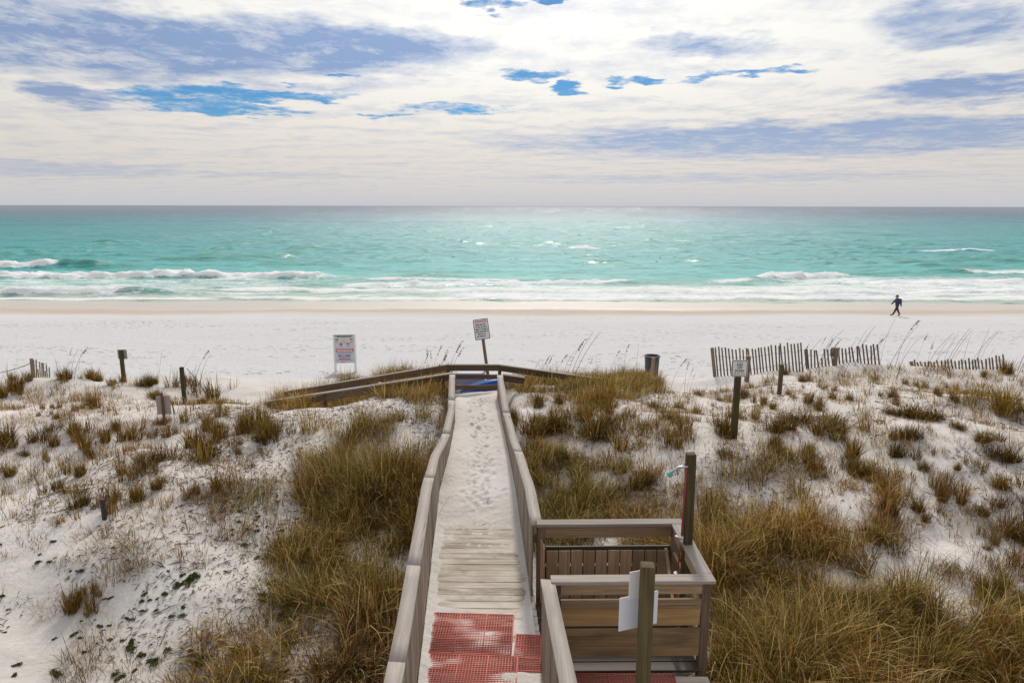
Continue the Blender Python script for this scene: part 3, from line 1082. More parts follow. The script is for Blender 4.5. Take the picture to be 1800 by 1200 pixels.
# ------------------------------------------------------------------ red rubber mats
def build_mats():
    def mat_mesh(W, H, cols, rows, nx, ny):
        """open-grid mat: ribs across and along, thicker ribs between the tiles"""
        V, Q = [], []

        def slab(x0, x1, y0, y1, z1):
            b0 = len(V)
            for z in (0.0, z1):
                V.extend([(x0, y0, z), (x1, y0, z), (x1, y1, z), (x0, y1, z)])
            for f in ((4, 5, 6, 7), (0, 1, 5, 4), (1, 2, 6, 5), (2, 3, 7, 6), (3, 0, 4, 7)):
                Q.append(tuple(b0 + k for k in f))
        for i in range(nx + 1):
            c = -W / 2 + W * i / nx
            major = (i % (nx // cols) == 0)
            w = 0.0070 if major else 0.0036
            slab(c - w, c + w, -H / 2, H / 2, 0.0100 if major else 0.0085)
        for j in range(ny + 1):
            c = -H / 2 + H * j / ny
            major = (j % (ny // rows) == 0)
            w = 0.0075 if major else 0.0042
            slab(-W / 2, W / 2, c - w, c + w, 0.0095 if major else 0.0080)
        return mesh_arrays('floor_mat', V, Q, smooth=False)
    big = mat_mesh(0.93, 0.72, 3, 3, 30, 24)
    small = mat_mesh(0.40, 0.60, 1, 3, 13, 21)
    long_ = mat_mesh(1.0, 0.30, 3, 1, 33, 10)
    base = DECK + 0.003
    for me, x, y, rz, lab in ((big, -0.455, 6.86, -0.045, 'perforated red rubber mat, the farther of two on the boardwalk'),
                              (big, -0.415, 6.11, -0.05, 'perforated red rubber mat, nearest the camera on the boardwalk'),
                              (small, 0.235, 6.52, -0.06, 'narrow perforated red rubber mat at the shower stall opening'),
                              (long_, 1.15, 6.03, -0.01, 'strip of red rubber mat under the front of the shower stall')):
        o = obj('floor_mat', me, M_MAT, None, Matrix.Translation((x, y, base)) @ Matrix.Rotation(rz, 4, 'Z'))
        tag(o, lab, 'mat', 'red rubber floor mats')


build_mats()


# ------------------------------------------------------------------ shower stall
def build_stall():
    st = empty('shower_stall', (1.2, 6.95, DECK))
    tag(st, 'open wooden shower stall with grey cap rails beside the boardwalk', 'shower stall')
    A, B, C, D = (P(0.30, 7.62, 0), P(1.99, 7.66, 0), P(2.0, 6.385, 0), P(0.40, 6.355, 0))
    zc = CAMZ - 3.72
    up = Vector((0, 0, 1))

    def H(p, z):
        return Vector((p.x, p.y, z))
    # cap boards
    board('cap_board', H(A, zc - 0.019), H(B, zc - 0.019) + Vector((0.07, 0, 0)), 0.142, 0.038, M_WOODGREY, st)
    board('cap_board', H(C, zc - 0.022) + Vector((0.0, 0.075, 0)), H(B, zc - 0.022) + Vector((0, -0.075, 0)), 0.150, 0.038, M_WOODGREY, st)
    board('cap_board', H(D, zc - 0.019), H(C, zc - 0.019) + Vector((0.075, 0, 0)), 0.142, 0.038, M_WOODGREY, st)
    # corner posts
    for p, d in ((A, (0.06, 0.0)), (B, (-0.01, -0.02)), (C, (0.0, 0.02)), (D, (0.05, 0.03))):
        board('post', P(p.x + d[0], p.y + d[1], DECK - 0.7), P(p.x + d[0], p.y + d[1], zc - 0.04), 0.09, 0.09, M_BROWN, st, up=(1, 0, 0))
    # floor boards, coloured near-black to paint in the shadow inside the stall
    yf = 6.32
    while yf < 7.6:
        board('floor_board', P(0.36 - 0.05 * (yf - 6.3), yf, DECK - 0.03), P(1.95, yf + 0.02, DECK - 0.03), 0.138, 0.03, M_STALLSHADE, st)
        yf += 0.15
    # back: rail board under the cap, an open gap, then a wall of upright boards
    board('rail_board', H(A, zc - 0.115) + Vector((0.10, -0.02, 0)), H(B, zc - 0.115) + Vector((-0.06, -0.02, 0)), 0.15, 0.036, M_BROWN2, st, up=(0, 1, 0))
    for zz in (CAMZ - 4.16, CAMZ - 4.42, CAMZ - 4.66):  # near-black rails added behind the wall so its board gaps look shaded
        board('backing_rail', P(A.x + 0.1, 7.648, zz), P(B.x - 0.06, 7.682, zz), 0.22, 0.03, M_STALLSHADE, st, up=(0, 1, 0))
    x = A.x + 0.19
    while x < B.x - 0.1:
        jy = random.uniform(-0.006, 0.006)
        board('wall_board', P(x, 7.605 + jy + 0.02 * (x - 0.3), DECK - 0.25), P(x, 7.605 + jy + 0.02 * (x - 0.3), CAMZ - 4.085 + random.uniform(-0.004, 0.004)), 0.140, 0.022, M_BROWN2, st, up=(0, 1, 0))
        x += 0.150
    # left wall boards beside the opening
    for k in range(2):
        board('wall_board', P(0.36 + 0.02 * k, 7.56 - 0.15 * k, DECK - 0.02), P(0.36 + 0.02 * k, 7.56 - 0.15 * k, zc - 0.2), 0.146, 0.022, M_BROWN2, st, up=(1, 0, 0))
    # right side: two open rails and a skirting
    for z, h in ((zc - 0.115, 0.14), (zc - 0.43, 0.12), (zc - 0.76, 0.13)):
        board('rail_board', P(C.x - 0.03, C.y + 0.08, z), P(B.x - 0.03, B.y - 0.06, z), h, 0.036, M_BROWN2, st, up=(1, 0, 0))
    board('inner_rail', P(1.72, 6.42, CAMZ - 4.28), P(1.86, 7.56, CAMZ - 4.06), 0.10, 0.036, M_BROWN2, st, up=(1, 0, 0.2))
    # front: rail under the cap, gap, rail, two broad tan boards
    f0, f1 = D + Vector((0.1, -0.02, 0)), C + Vector((-0.05, -0.02, 0))
    for z0, z1, mt, dy in ((-3.765, -3.885, M_BROWN2, 0), (-3.945, -4.045, M_BROWN2, 0.0)):
        board('rail_board', H(f0, CAMZ + (z0 + z1) / 2), H(f1, CAMZ + (z0 + z1) / 2), abs(z1 - z0), 0.036, mt, st, up=(0, 1, 0))
    board('front_panel', H(f0, CAMZ - 4.155) + Vector((0, 0.012, 0)), H(f1, CAMZ - 4.155) + Vector((0, 0.012, 0)), 0.205, 0.02, M_TAN, st, up=(0, 1, 0.06))
    board('front_panel', H(f0, CAMZ - 4.43) + Vector((0, -0.012, 0)), H(f1, CAMZ - 4.43) + Vector((0, -0.012, 0)), 0.325, 0.02, M_TAN2, st, up=(0, 1, 0.02))
    return st


M_STALLSHADE = wood('wood_stall_shade', (0.07, 0.052, 0.04), (0.035, 0.026, 0.02), (0.05, 0.04, 0.03), rough=0.6)  # near-black wood: the stall's shade is put into its colour
M_TAN2 = wood('wood_tan_stained', (0.40, 0.255, 0.12), (0.20, 0.13, 0.07), (0.12, 0.09, 0.06), gscale=0.5)
M_BROWN2 = wood('wood_stall_brown', (0.40, 0.275, 0.17), (0.23, 0.145, 0.08), (0.30, 0.205, 0.13))
build_stall()


def build_shower():
    sh = empty('outdoor_shower', (1.98, 7.08, CAMZ - 3.72))
    tag(sh, 'tall square wooden shower post with red pipe and teal shower head', 'shower')
    top = CAMZ - 2.66
    board('post', P(2.0, 7.12, DECK - 0.6), P(1.97, 7.12, top), 0.10, 0.10, M_POST, sh, up=(0, 1, 0), bev=0.006)
    px, py = 1.912, 7.05
    obj('supply_pipe', tube_mesh('supply_pipe', [P(px, py, top - 0.16), P(px - 0.01, py, top - 0.5), P(px - 0.02, py, CAMZ - 3.72), P(px - 0.05, py, CAMZ - 4.2), P(px - 0.06, py, DECK)], 0.0095, 8), M_REDPIPE, sh)
    arm = [P(px + 0.01, py, top - 0.13), P(px - 0.05, py, top - 0.125), P(px - 0.10, py, top - 0.135), P(px - 0.135, py, top - 0.16), P(px - 0.16, py, top - 0.19)]
    obj('shower_arm', tube_mesh('shower_arm', arm, 0.012, 8), M_STEEL, sh)
    hd = [P(px - 0.15, py, top - 0.18), P(px - 0.165, py, top - 0.197), P(px - 0.18, py, top - 0.212), P(px - 0.195, py, top - 0.228), P(px - 0.20, py, top - 0.233)]
    obj('shower_head', tube_mesh('shower_head', hd, [0.014, 0.018, 0.026, 0.034, 0.032], 12), M_TEAL, sh)
    vv = obj('valve', tube_mesh('valve', [P(px - 0.02, py - 0.015, CAMZ - 3.72), P(px - 0.02, py - 0.015, CAMZ - 3.60)], 0.021, 10), M_STEEL, sh)
    obj('handle', tube_mesh('handle', [P(px - 0.015, py - 0.03, CAMZ - 3.63), P(px - 0.06, py - 0.04, CAMZ - 3.60), P(px - 0.10, py - 0.045, CAMZ - 3.585)], [0.012, 0.014, 0.011], 8), M_STEEL, vv)
    # hose hanging on the side rail
    h = empty('garden_hose', (1.83, 6.75, DECK))
    tag(h, 'coiled white and green garden hose hanging inside the shower stall', 'hose')
    loop = [P(1.80, 6.80 + 0.10 * math.cos(a), CAMZ - 4.02 + 0.10 * math.sin(a)) for a in np.linspace(0, 2 * math.pi, 20)]
    loop = [Vector((p.x + 0.02 * math.sin(i), p.y, p.z)) for i, p in enumerate(loop)]
    obj('coil', tube_mesh('coil', loop, 0.016, 8), M_HOSEWHITE, h)
    g = [P(1.83, 6.72, CAMZ - 3.98), P(1.85, 6.64, CAMZ - 3.96), P(1.86, 6.58, CAMZ - 4.05), P(1.76, 6.55, CAMZ - 4.3), P(1.70, 6.6, DECK + 0.02), P(1.4, 6.7, DECK + 0.02)]
    obj('hose_end', tube_mesh('hose_end', g, 0.011, 8), M_HOSEGREEN, h)


build_shower()


# ------------------------------------------------------------------ landing and ramp railings at the far end
def build_landing():
    ld = empty('ramp_railing', (-1.0, 17.5, CAMZ - 5.0))
    tag(ld, 'dark brown railing across the boardwalk end, sloping down as ramps to both sides', 'railing')
    Yf = 17.5
    pL, pR = at(786, 640, Y=Yf), at(877, 640, Y=Yf)
    eL = at(500, 688, Y=Yf)
    eR = at(1060, 665, Y=Yf)
    for a, b in ((pL, pR), (eL, pL), (pR, eR)):
        ext = Vector((0, 0, 0))
        board('cap_board', a + Vector((0, 0, -0.012)), b + Vector((0, 0, -0.012)), 0.09, 0.024, M_WOODGREY, ld)
        board('top_rail', a + Vector((0, -0.03, -0.10)), b + Vector((0, -0.03, -0.10)), 0.145, 0.036, M_RAMP, ld, up=(0, 1, 0))
    for dz in (-0.345, -0.635, -0.89):
        board('cross_rail', pL + Vector((0, 0.01, dz)), pR + Vector((0.05, 0.01, dz)), 0.125, 0.036, M_RAMP, ld, up=(0, 1, 0))
    for p in (pL, pR, eL + Vector((0.05, 0, 0)), pL.lerp(eL, 0.5), pR.lerp(eR, 0.5)):
        board('post', P(p.x + 0.02, p.y + 0.03, p.z - 1.5), P(p.x + 0.02, p.y + 0.03, p.z - 0.03), 0.09, 0.09, M_RAMP, ld, up=(0, 1, 0))
    # near handrail of the left ramp
    a, b = at(795, 656, Y=16.15), at(466, 707, Y=16.15)
    board('hand_rail', b, a, 0.13, 0.03, M_WOODGREY, ld)
    board('lower_rail', b + Vector((0.2, 0.02, -0.12)), a + Vector((0, 0.02, -0.10)), 0.14, 0.03, M_RAMP, ld, up=(0, 1, 0))
    for f in (0.05, 0.35, 0.68, 0.98):
        p = a.lerp(b, f)
        board('post', P(p.x, p.y + 0.04, p.z - 1.1), P(p.x, p.y + 0.04, p.z - 0.02), 0.09, 0.07, M_RAMP, ld, up=(0, 1, 0))
    # near handrail of the right ramp
    a, b = at(884, 658, Y=16.15), at(960, 668, Y=16.15)
    b = a.lerp(b, 0.5)
    board('hand_rail', a, b, 0.13, 0.03, M_WOODGREY, ld)
    board('lower_rail', a + Vector((0, 0.02, -0.10)), b + Vector((0, 0.02, -0.10)), 0.14, 0.03, M_RAMP, ld, up=(0, 1, 0))


build_landing()


# ------------------------------------------------------------------ boats and box behind the landing
def hull_mesh(name, L, W, Hh, n=22, m=10):
    """overturned hull: rounded keel up, pointed ends, rim at the bottom"""
    V, Q = [], []
    for i in range(n + 1):
        s = i / n * 2 - 1
        pr = max(0.02, (1 - abs(s) ** 2.6)) ** 0.75
        rise = 0.10 * Hh * s * s
        for j in range(m + 1):
            a = math.pi * j / m
            V.append((s * L / 2, math.cos(a) * W / 2 * pr, (math.sin(a) ** 0.8) * Hh * (0.35 + 0.65 * pr) - rise))
    for i in range(n):
        for j in range(m):
            a = i * (m + 1) + j
            Q.append((a, a + m + 1, a + m + 2, a + 1))
    return mesh_arrays(name, V, Q)


def rim_pts(L, W, Hh, side, n=22):
    out = []
    for i in range(n + 1):
        s = i / n * 2 - 1
        pr = max(0.02, (1 - abs(s) ** 2.6)) ** 0.75
        out.append(Vector((s * L / 2, side * W / 2 * pr * 1.02, -0.10 * Hh * s * s)))
    return out


def build_boats():
    c = at(846, 684, Y=18.35)
    b = empty('kayak', c)
    tag(b, 'bright blue upturned kayak lying on the sand behind the boardwalk end', 'kayak')
    M = Matrix.Translation(c + Vector((0.05, 0, -0.12))) @ Matrix.Rotation(R(-13), 4, 'Y') @ Matrix.Rotation(R(8), 4, 'Z') @ Matrix.Rotation(R(24), 4, 'X')
    obj('hull', hull_mesh('hull', 1.85, 0.7, 0.34), M_BOATBLUE, b, M)
    for sd in (-1, 1):
        obj('rim', tube_mesh('rim', rim_pts(1.85, 0.7, 0.34, sd), 0.022, 8), M_BOATRIM, b, M)
    keel = [Vector((s * 0.8, 0, 0.345 * (0.35 + 0.65 * max(0.02, (1 - abs(s * 0.865) ** 2.6)) ** 0.75))) for s in np.linspace(-1, 1, 15)]
    obj('keel', tube_mesh('keel', keel, 0.03, 8), M_BOATRIM, b, M)
    # grey-blue storage box
    c = at(826, 664, Y=19.3)
    bx = empty('storage_box', (c.x, c.y, c.z - 0.3))
    tag(bx, 'flat-topped grey-blue storage box behind the boardwalk end', 'box')
    top = at(826, 652, Y=19.3).z
    obj('body', box_mesh(0.86, 0.55, 0.62, M_BOXGREY, 0.02), None, bx, Matrix.Translation((c.x, c.y, top - 0.36)))
    obj('lid', box_mesh(0.92, 0.60, 0.05, M_BOXGREY, 0.012), None, bx, Matrix.Translation((c.x, c.y, top - 0.025)))
    # dark green canoe
    p0, p1 = at(533, 694, Y=18.5), at(672, 673, Y=18.5)
    cn = empty('canoe', (p0 + p1) / 2)
    tag(cn, 'dark green upturned canoe lying behind the left ramp railing', 'canoe')
    ang = math.atan2(p1.z - p0.z, p1.x - p0.x)
    Mc = Matrix.Translation((p0 + p1) / 2 + Vector((0, 0, -0.10))) @ Matrix.Rotation(-ang, 4, 'Y')
    L = (p1 - p0).length * 1.04
    obj('hull', hull_mesh('hull', L, 0.7, 0.28), M_CANOE, cn, Mc)
    for sd in (-1, 1):
        obj('rim', tube_mesh('rim', rim_pts(L, 0.7, 0.28, sd), 0.02, 8), M_BOXGREY, cn, Mc)


build_boats()


# ------------------------------------------------------------------ signs
def text_mesh(body, size, mat, align='CENTER', bold=0.0):
    cu = bpy.data.curves.new('lettering', 'FONT')
    cu.body = body
    cu.size = size
    cu.align_x = align
    cu.align_y = 'CENTER'
    cu.extrude = 0.0015
    cu.offset = bold
    o = bpy.data.objects.new('lettering', cu)
    COL.objects.link(o)
    dg = bpy.context.evaluated_depsgraph_get()
    me = bpy.data.meshes.new_from_object(o.evaluated_get(dg))
    bpy.data.objects.remove(o, do_unlink=True)
    me.materials.clear()
    me.materials.append(mat)
    return me


def frame_from(center, right, upv):
    """matrix of a board whose local x = right, y = up, z towards the viewer"""
    right = right.normalized()
    z = right.cross(upv).normalized()
    upv = z.cross(right).normalized()
    M = Matrix((right, upv, z)).transposed().to_4x4()
    M.translation = center
    return M


def rounded_plate(name, w, h, t, r, mat):
    bm = bmesh.new()
    pts = []
    for cx_, cy_, a0 in ((w / 2 - r, h / 2 - r, 0), (-w / 2 + r, h / 2 - r, 90), (-w / 2 + r, -h / 2 + r, 180), (w / 2 - r, -h / 2 + r, 270)):
        for k in range(5):
            a = R(a0 + 90 * k / 4)
            pts.append((cx_ + r * math.cos(a), cy_ + r * math.sin(a)))
    f = bm.faces.new([bm.verts.new((x, y, -t / 2)) for x, y in pts])
    ex = bmesh.ops.extrude_face_region(bm, geom=[f])
    bmesh.ops.translate(bm, vec=(0, 0, t), verts=[v for v in ex['geom'] if isinstance(v, bmesh.types.BMVert)])
    bmesh.ops.recalc_face_normals(bm, faces=bm.faces)
    me = bpy.data.meshes.new(name)
    bm.to_mesh(me)
    bm.free()
    me.materials.append(mat)
    return me


def bars(rows, mat, t=0.002):
    """printed lines too small to read: word-shaped bars; rows = [(x0, x1, y, h), ...]"""
    V, Q = [], []
    for x0, x1, y, h in rows:
        b0 = len(V)
        V.extend([(x0, y - h / 2, 0), (x1, y - h / 2, 0), (x1, y + h / 2, 0), (x0, y + h / 2, 0)])
        Q.append((b0, b0 + 1, b0 + 2, b0 + 3))
    me = mesh_arrays('print', V, Q, smooth=False)
    me.materials.append(mat)
    return me


def words(y, x0, x1, h, seed, lo=0.03, hi=0.11):
    rs = random.Random(seed)
    out = []
    x = x0
    while x < x1 - 0.012:
        w = min(rs.uniform(lo, hi), x1 - x)
        out.append((x, x + w, y, h))
        x += w + rs.uniform(0.012, 0.022)
    return out


def build_signs():
    front = Vector((0, -1, 0))
    # leaning NOTICE sign
    t = 20.0
    top, bot = at(846.5, 578, t), at(858.5, 664, t)
    axis_ = (top - bot).normalized()
    base = bot - axis_ * 0.9
    s = empty('notice_sign', base)
    tag(s, 'leaning white sign with red NOTICE heading on a wooden post', 'sign')
    board('post', base, top + axis_ * 0.2, 0.09, 0.06, M_BROWN, s, up=(0, 1, 0))
    right = Vector((axis_.z, 0, -axis_.x)) + Vector((0, 0, 0.0))
    M = frame_from(top + Vector((0, -0.055, 0)), right, axis_)
    W, Hh = 0.44, 0.60
    pl = obj('panel', rounded_plate('panel', W, Hh, 0.006, 0.03, M_BLACK), None, s, M)
    obj('panel_face', rounded_plate('panel_face', W - 0.035, Hh - 0.035, 0.003, 0.022, M_SIGNWHITE), None, pl, M @ Matrix.Translation((0, 0, 0.005)))
    obj('lettering', text_mesh('NOTICE', 0.088, M_RED, bold=0.002), None, pl, M @ Matrix.Translation((0, 0.225, 0.009)))
    rows = []
    for i, (a, b) in enumerate(((-.16, .15), (-.17, .18), (-.18, .18), (-.18, .18), (-.12, .10), (-.15, .09))):
        rows += words(0.135 - i * 0.068, a, b, 0.030, 20 + i)
    obj('small_print', bars(rows, M_INK), None, pl, M @ Matrix.Translation((0, 0, 0.0085)))

    # KEEP OFF DUNES
    base = Vector(hit(1290, 768)[:3])
    tt = 12.5
    base = at(1290, 768, tt)
    topz = at(1290, 624, tt).z
    s = empty('dune_sign', base)
    tag(s, 'small white KEEP OFF DUNES sign on a wooden post among grass tufts', 'sign')
    px, py = base.x, base.y
    board('post', P(px, py, base.z - 0.6), P(px, py, topz - 0.02), 0.10, 0.09, M_POST, s, up=(0, 1, 0))
    M = frame_from(P(px, py - 0.06, topz - 0.155), Vector((1, -0.06, 0)), Vector((0, 0, 1)))
    pl = obj('panel', rounded_plate('panel', 0.285, 0.305, 0.006, 0.02, M_SIGNWHITE), None, s, M)
    obj('panel_border', rounded_plate('panel_border', 0.268, 0.288, 0.003, 0.02, M_INK), None, pl, M @ Matrix.Translation((0, 0, 0.0048)))
    obj('panel_face', rounded_plate('panel_face', 0.244, 0.264, 0.003, 0.014, M_SIGNWHITE), None, pl, M @ Matrix.Translation((0, 0, 0.0066)))
    for tx, yy in (('KEEP', 0.060), ('OFF', 0.008), ('DUNES', -0.045)):
        obj('lettering', text_mesh(tx, 0.050, M_INK, bold=0.001), None, pl, M @ Matrix.Translation((0, yy, 0.0095)))
    obj('small_print', bars(words(0.102, -0.05, 0.05, 0.013, 4, 0.02, 0.05) + words(-0.088, -0.10, 0.10, 0.008, 5, 0.02, 0.05) + words(-0.108, -0.09, 0.09, 0.008, 6, 0.02, 0.05), M_INK), None, pl, M @ Matrix.Translation((0, 0, 0.0092)))

    # beach flag warning sign on two white legs
    t = 29.5
    c = at(605.5, 613.5, t)
    gzb = gz(c.x, c.y)
    s = empty('flag_warning_sign', (c.x, c.y, gzb))
    tag(s, 'tall white beach warning sign with coloured flags on two white posts', 'sign')
    W, Hh = 34.0 * t / FPX, 51.0 * t / FPX
    right = Vector((1, 0.1, 0)).normalized()
    for sd in (-1, 1):
        p = c + right * (sd * (W / 2 + 0.01))
        board('post', P(p.x, p.y + 0.05, gzb - 0.4), P(p.x, p.y + 0.05, c.z + Hh / 2 + 0.02), 0.10, 0.09, M_SIGNWHITE, s, up=(0, 1, 0))
    M = frame_from(c, right, Vector((0, 0, 1)))
    pl = obj('panel', rounded_plate('panel', W, Hh, 0.02, 0.01, plain('sign_panel_grey_white', (0.52, 0.53, 0.57), 0.5, var=0.05)), None, s, M)
    F = M @ Matrix.Translation((0, 0, 0.014))

    def panel(x, y, w, h, mat, name='flag', dz=0.0):
        obj(name, rounded_plate(name, w, h, 0.004, 0.004, mat), None, pl, F @ Matrix.Translation((x, y, dz)))
    sx, sy = W / 34.0, Hh / 51.0
    panel(-12.5 * sx, 16.6 * sy, 5.0 * sx, 2.2 * sy, M_GREENINK)
    panel(0.0, 16.4 * sy, 5.6 * sx, 2.8 * sy, M_YELLOW)
    panel(12.6 * sx, 16.8 * sy, 5.2 * sx, 2.4 * sy, M_RED)
    panel(-5.6 * sx, 9.6 * sy, 4.8 * sx, 1.9 * sy, M_RED)
    panel(-5.6 * sx, 7.4 * sy, 4.8 * sx, 1.9 * sy, M_RED)
    panel(6.6 * sx, 9.2 * sy, 5.2 * sx, 2.0 * sy, M_PURPLE)
    panel(0.4 * sx, -2.6 * sy, 30 * sx, 6.0 * sy, plain('red_panel', (0.42, 0.05, 0.05), 0.5), 'red_panel')
    panel(-0.5 * sx, -12.6 * sy, 21 * sx, 4.6 * sy, M_BLUEINK, 'blue_panel')
    panel(-2.0 * sx, -12.2 * sy, 7.5 * sx, 1.6 * sy, M_YELLOW, 'yellow_band', 0.003)
    dk = words(23.6 * sy, -15.5 * sx, 15.5 * sx, 1.5 * sy, 1, 0.06, 0.16) + words(21.4 * sy, -12.5 * sx, 12.5 * sx, 1.3 * sy, 2, 0.06, 0.14)
    for x, y in ((-12.5, 11.8), (0, 11.8), (12.3, 11.8), (-5.6, 4.4), (6.6, 5.0)):
        dk.append(((x - 2.2) * sx, (x + 2.2) * sx, y * sy, 0.8 * sy))
    dk += words(-7.9 * sy, -13 * sx, 13 * sx, 0.8 * sy, 3, 0.05, 0.12) + words(-20.2 * sy, -13 * sx, 14 * sx, 0.7 * sy, 8, 0.05, 0.12)
    obj('small_print', bars(dk, M_INK), None, pl, F @ Matrix.Translation((0, 0, 0.003)))
    obj('red_print', bars(words(-17.6 * sy, -9.5 * sx, 9.5 * sx, 2.0 * sy, 12, 0.05, 0.12) + words(-24.0 * sy, -7 * sx, 0, 1.2 * sy, 13, 0.05, 0.1), M_RED), None, pl, F @ Matrix.Translation((0, 0, 0.003)))
    obj('white_print', bars(words(-1.4 * sy, -13.5 * sx, 14 * sx, 1.2 * sy, 14, 0.05, 0.13) + words(-3.9 * sy, -13 * sx, 14 * sx, 1.2 * sy, 15, 0.05, 0.13), M_SIGNWHITE), None, pl, F @ Matrix.Translation((0, 0, 0.0045)))

    # signs seen from behind
    def back_sign(u, v0, v1, vb, t, w, h, label, post_mat, post_w, yaw=0.0, name='sign_from_behind', mat=M_SIGNGREY, post_above=0.0):
        b = at(u, vb, t)
        tp = at(u, v0, t)
        s = empty(name, b)
        tag(s, label, 'sign', 'signs seen from behind')
        board('post', P(b.x, b.y, b.z - 0.5), P(b.x, b.y, tp.z + post_above), post_w, post_w, post_mat, s, up=(0, 1, 0))
        cc = at(u, (v0 + v1) / 2, t)
        M = frame_from(P(b.x, b.y + post_w / 2 + 0.014, cc.z), Vector((math.cos(yaw), math.sin(yaw), 0)), Vector((0, 0, 1)))
        obj('panel', rounded_plate('panel', w, h, 0.004, 0.015, mat), None, s, M)
        return s
    back_sign(218.5, 614, 631, 672, 20.0, 0.275, 0.28, 'back of a small square sign on a post at the left dune crest', M_POST, 0.09)
    back_sign(290, 694.5, 728.5, 750, 15.0, 0.295, 0.42, 'back of a grey sign on a thin rusty post in the left dune', M_RUST, 0.045, 0.1, post_above=0.08)
    back_sign(1467, 609, 625, 646, 20.5, 0.275, 0.28, 'back of a small square sign on a post along the right sand fence', M_BROWN, 0.10)

    # near post with two pale plates
    t = 4.8
    tp = at(1139.5, 991, t)
    s = empty('sign_post', P(tp.x, tp.y, DECK - 0.6))
    tag(s, 'square wooden post with two pale sign plates in front of the shower stall', 'sign')
    px, py = tp.x, tp.y
    board('post', P(px, py, DECK - 0.7), P(px, py, tp.z), 0.10, 0.10, M_POST, s, up=(0.12, 1, 0), bev=0.008)
    yaw = R(19)
    rt = Vector((math.cos(yaw), math.sin(yaw), 0))
    q = at(1130, 1084, t)
    M = frame_from(P(px - 0.035, py + 0.085, q.z - 0.05), rt, Vector((0, 0, 1)))
    obj('panel', rounded_plate('panel', 0.315, 0.265, 0.004, 0.004, M_PLATE), None, s, M)
    q = at(1130, 1034, t)
    M = frame_from(P(px - 0.030, py + 0.075, q.z - 0.025), rt, Vector((0, 0, 1)))
    obj('panel', rounded_plate('panel', 0.185, 0.215, 0.004, 0.004, M_SIGNWHITE), None, s, M)


build_signs()


# ------------------------------------------------------------------ posts, rope, bin
def build_posts():
    def post(u, v0, vb, t, w, label, mat=M_POST, h2=None, name='wooden_post', group='loose posts on the dunes'):
        b, tp = at(u, vb, t), at(u, v0, t)
        o = board(name, P(b.x, b.y, b.z - 0.5), P(b.x, b.y, tp.z), w, w, mat, None, up=(0, 1, 0), bev=0.008)
        tag(o, label, 'post', group)
        return o, tp
    _, tp = post(325.5, 643, 713, 18.0, 0.09, 'square grey wooden post holding a rope on the left dune')
    post(1370, 637, 692, 17.0, 0.09, 'slim wooden post in front of the right sand fence, right of the small sign')
    post(1313, 623, 664, 19.0, 0.11, 'short thick wooden post against the sand fence behind the dune sign', M_BROWN)
    post(184.5, 875, 913, 10.2, 0.055, 'short black stake standing in bare sand, left foreground', M_BLACK, name='stake')
    # ropes
    a = tp + Vector((0.05, -0.02, -0.08))
    pts = []
    ends = [(325, 649), (345, 668), (362, 690), (378, 707), (392, 714), (415, 717), (440, 716)]
    for k, (u, v) in enumerate(ends):
        t = 18.0 + 0.12 * k
        p = at(u, v, t)
        p.z = max(p.z, gz(p.x, p.y) + 0.01)
        pts.append(p)
    pts[0] = a
    o = obj('rope', tube_mesh('rope', pts, 0.010, 6), M_ROPE)
    tag(o, 'slack dark rope running from the grey post down to the sand', 'rope')
    pts = [at(u, v, 19.4) for u, v in ((58, 637), (45, 644), (30, 649), (12, 654), (-10, 659), (-60, 664))]
    o = obj('rope', tube_mesh('rope', pts, 0.010, 6), M_ROPE)
    tag(o, 'slack rope leaving the short fence at the left edge', 'rope')

    # trash barrel
    t = 28.0
    c = at(1145, 663, t)
    z0 = gz(c.x, c.y)
    s = empty('trash_barrel', (c.x, c.y, z0))
    tag(s, 'dark blue-grey trash barrel strapped to a wooden post on the beach', 'trash bin')
    Hb = (663 - 623) * t / FPX + (c.z - z0)
    r = 0.29
    prof = [(0, 0.86), (0.02, 0.88), (0.3, 0.93), (0.62, 0.98), (0.93, 1.03), (0.935, 1.10), (0.995, 1.12), (1.0, 1.08), (1.0, 0.98), (0.8, 0.95)]
    V, Q = [], []
    sg = 28
    for h, k in prof:
        for i in range(sg):
            a = 2 * math.pi * i / sg
            V.append((math.cos(a) * r * k, math.sin(a) * r * k, h * Hb))
    for j in range(len(prof) - 1):
        for i in range(sg):
            a0, a1 = j * sg + i, j * sg + (i + 1) % sg
            Q.append((a0, a1, a1 + sg, a0 + sg))
    obj('barrel', mesh_arrays('barrel', V, Q), M_BARREL, s, Matrix.Translation((c.x, c.y, z0)))
    board('post', P(c.x - 0.03, c.y - 0.37, z0 - 0.5), P(c.x - 0.03, c.y - 0.37, z0 + Hb * 0.985), 0.14, 0.10, wood('wood_bin_post', (0.38, 0.29, 0.19), (0.24, 0.17, 0.11), (0.30, 0.23, 0.16)), s, up=(0, 1, 0))


build_posts()


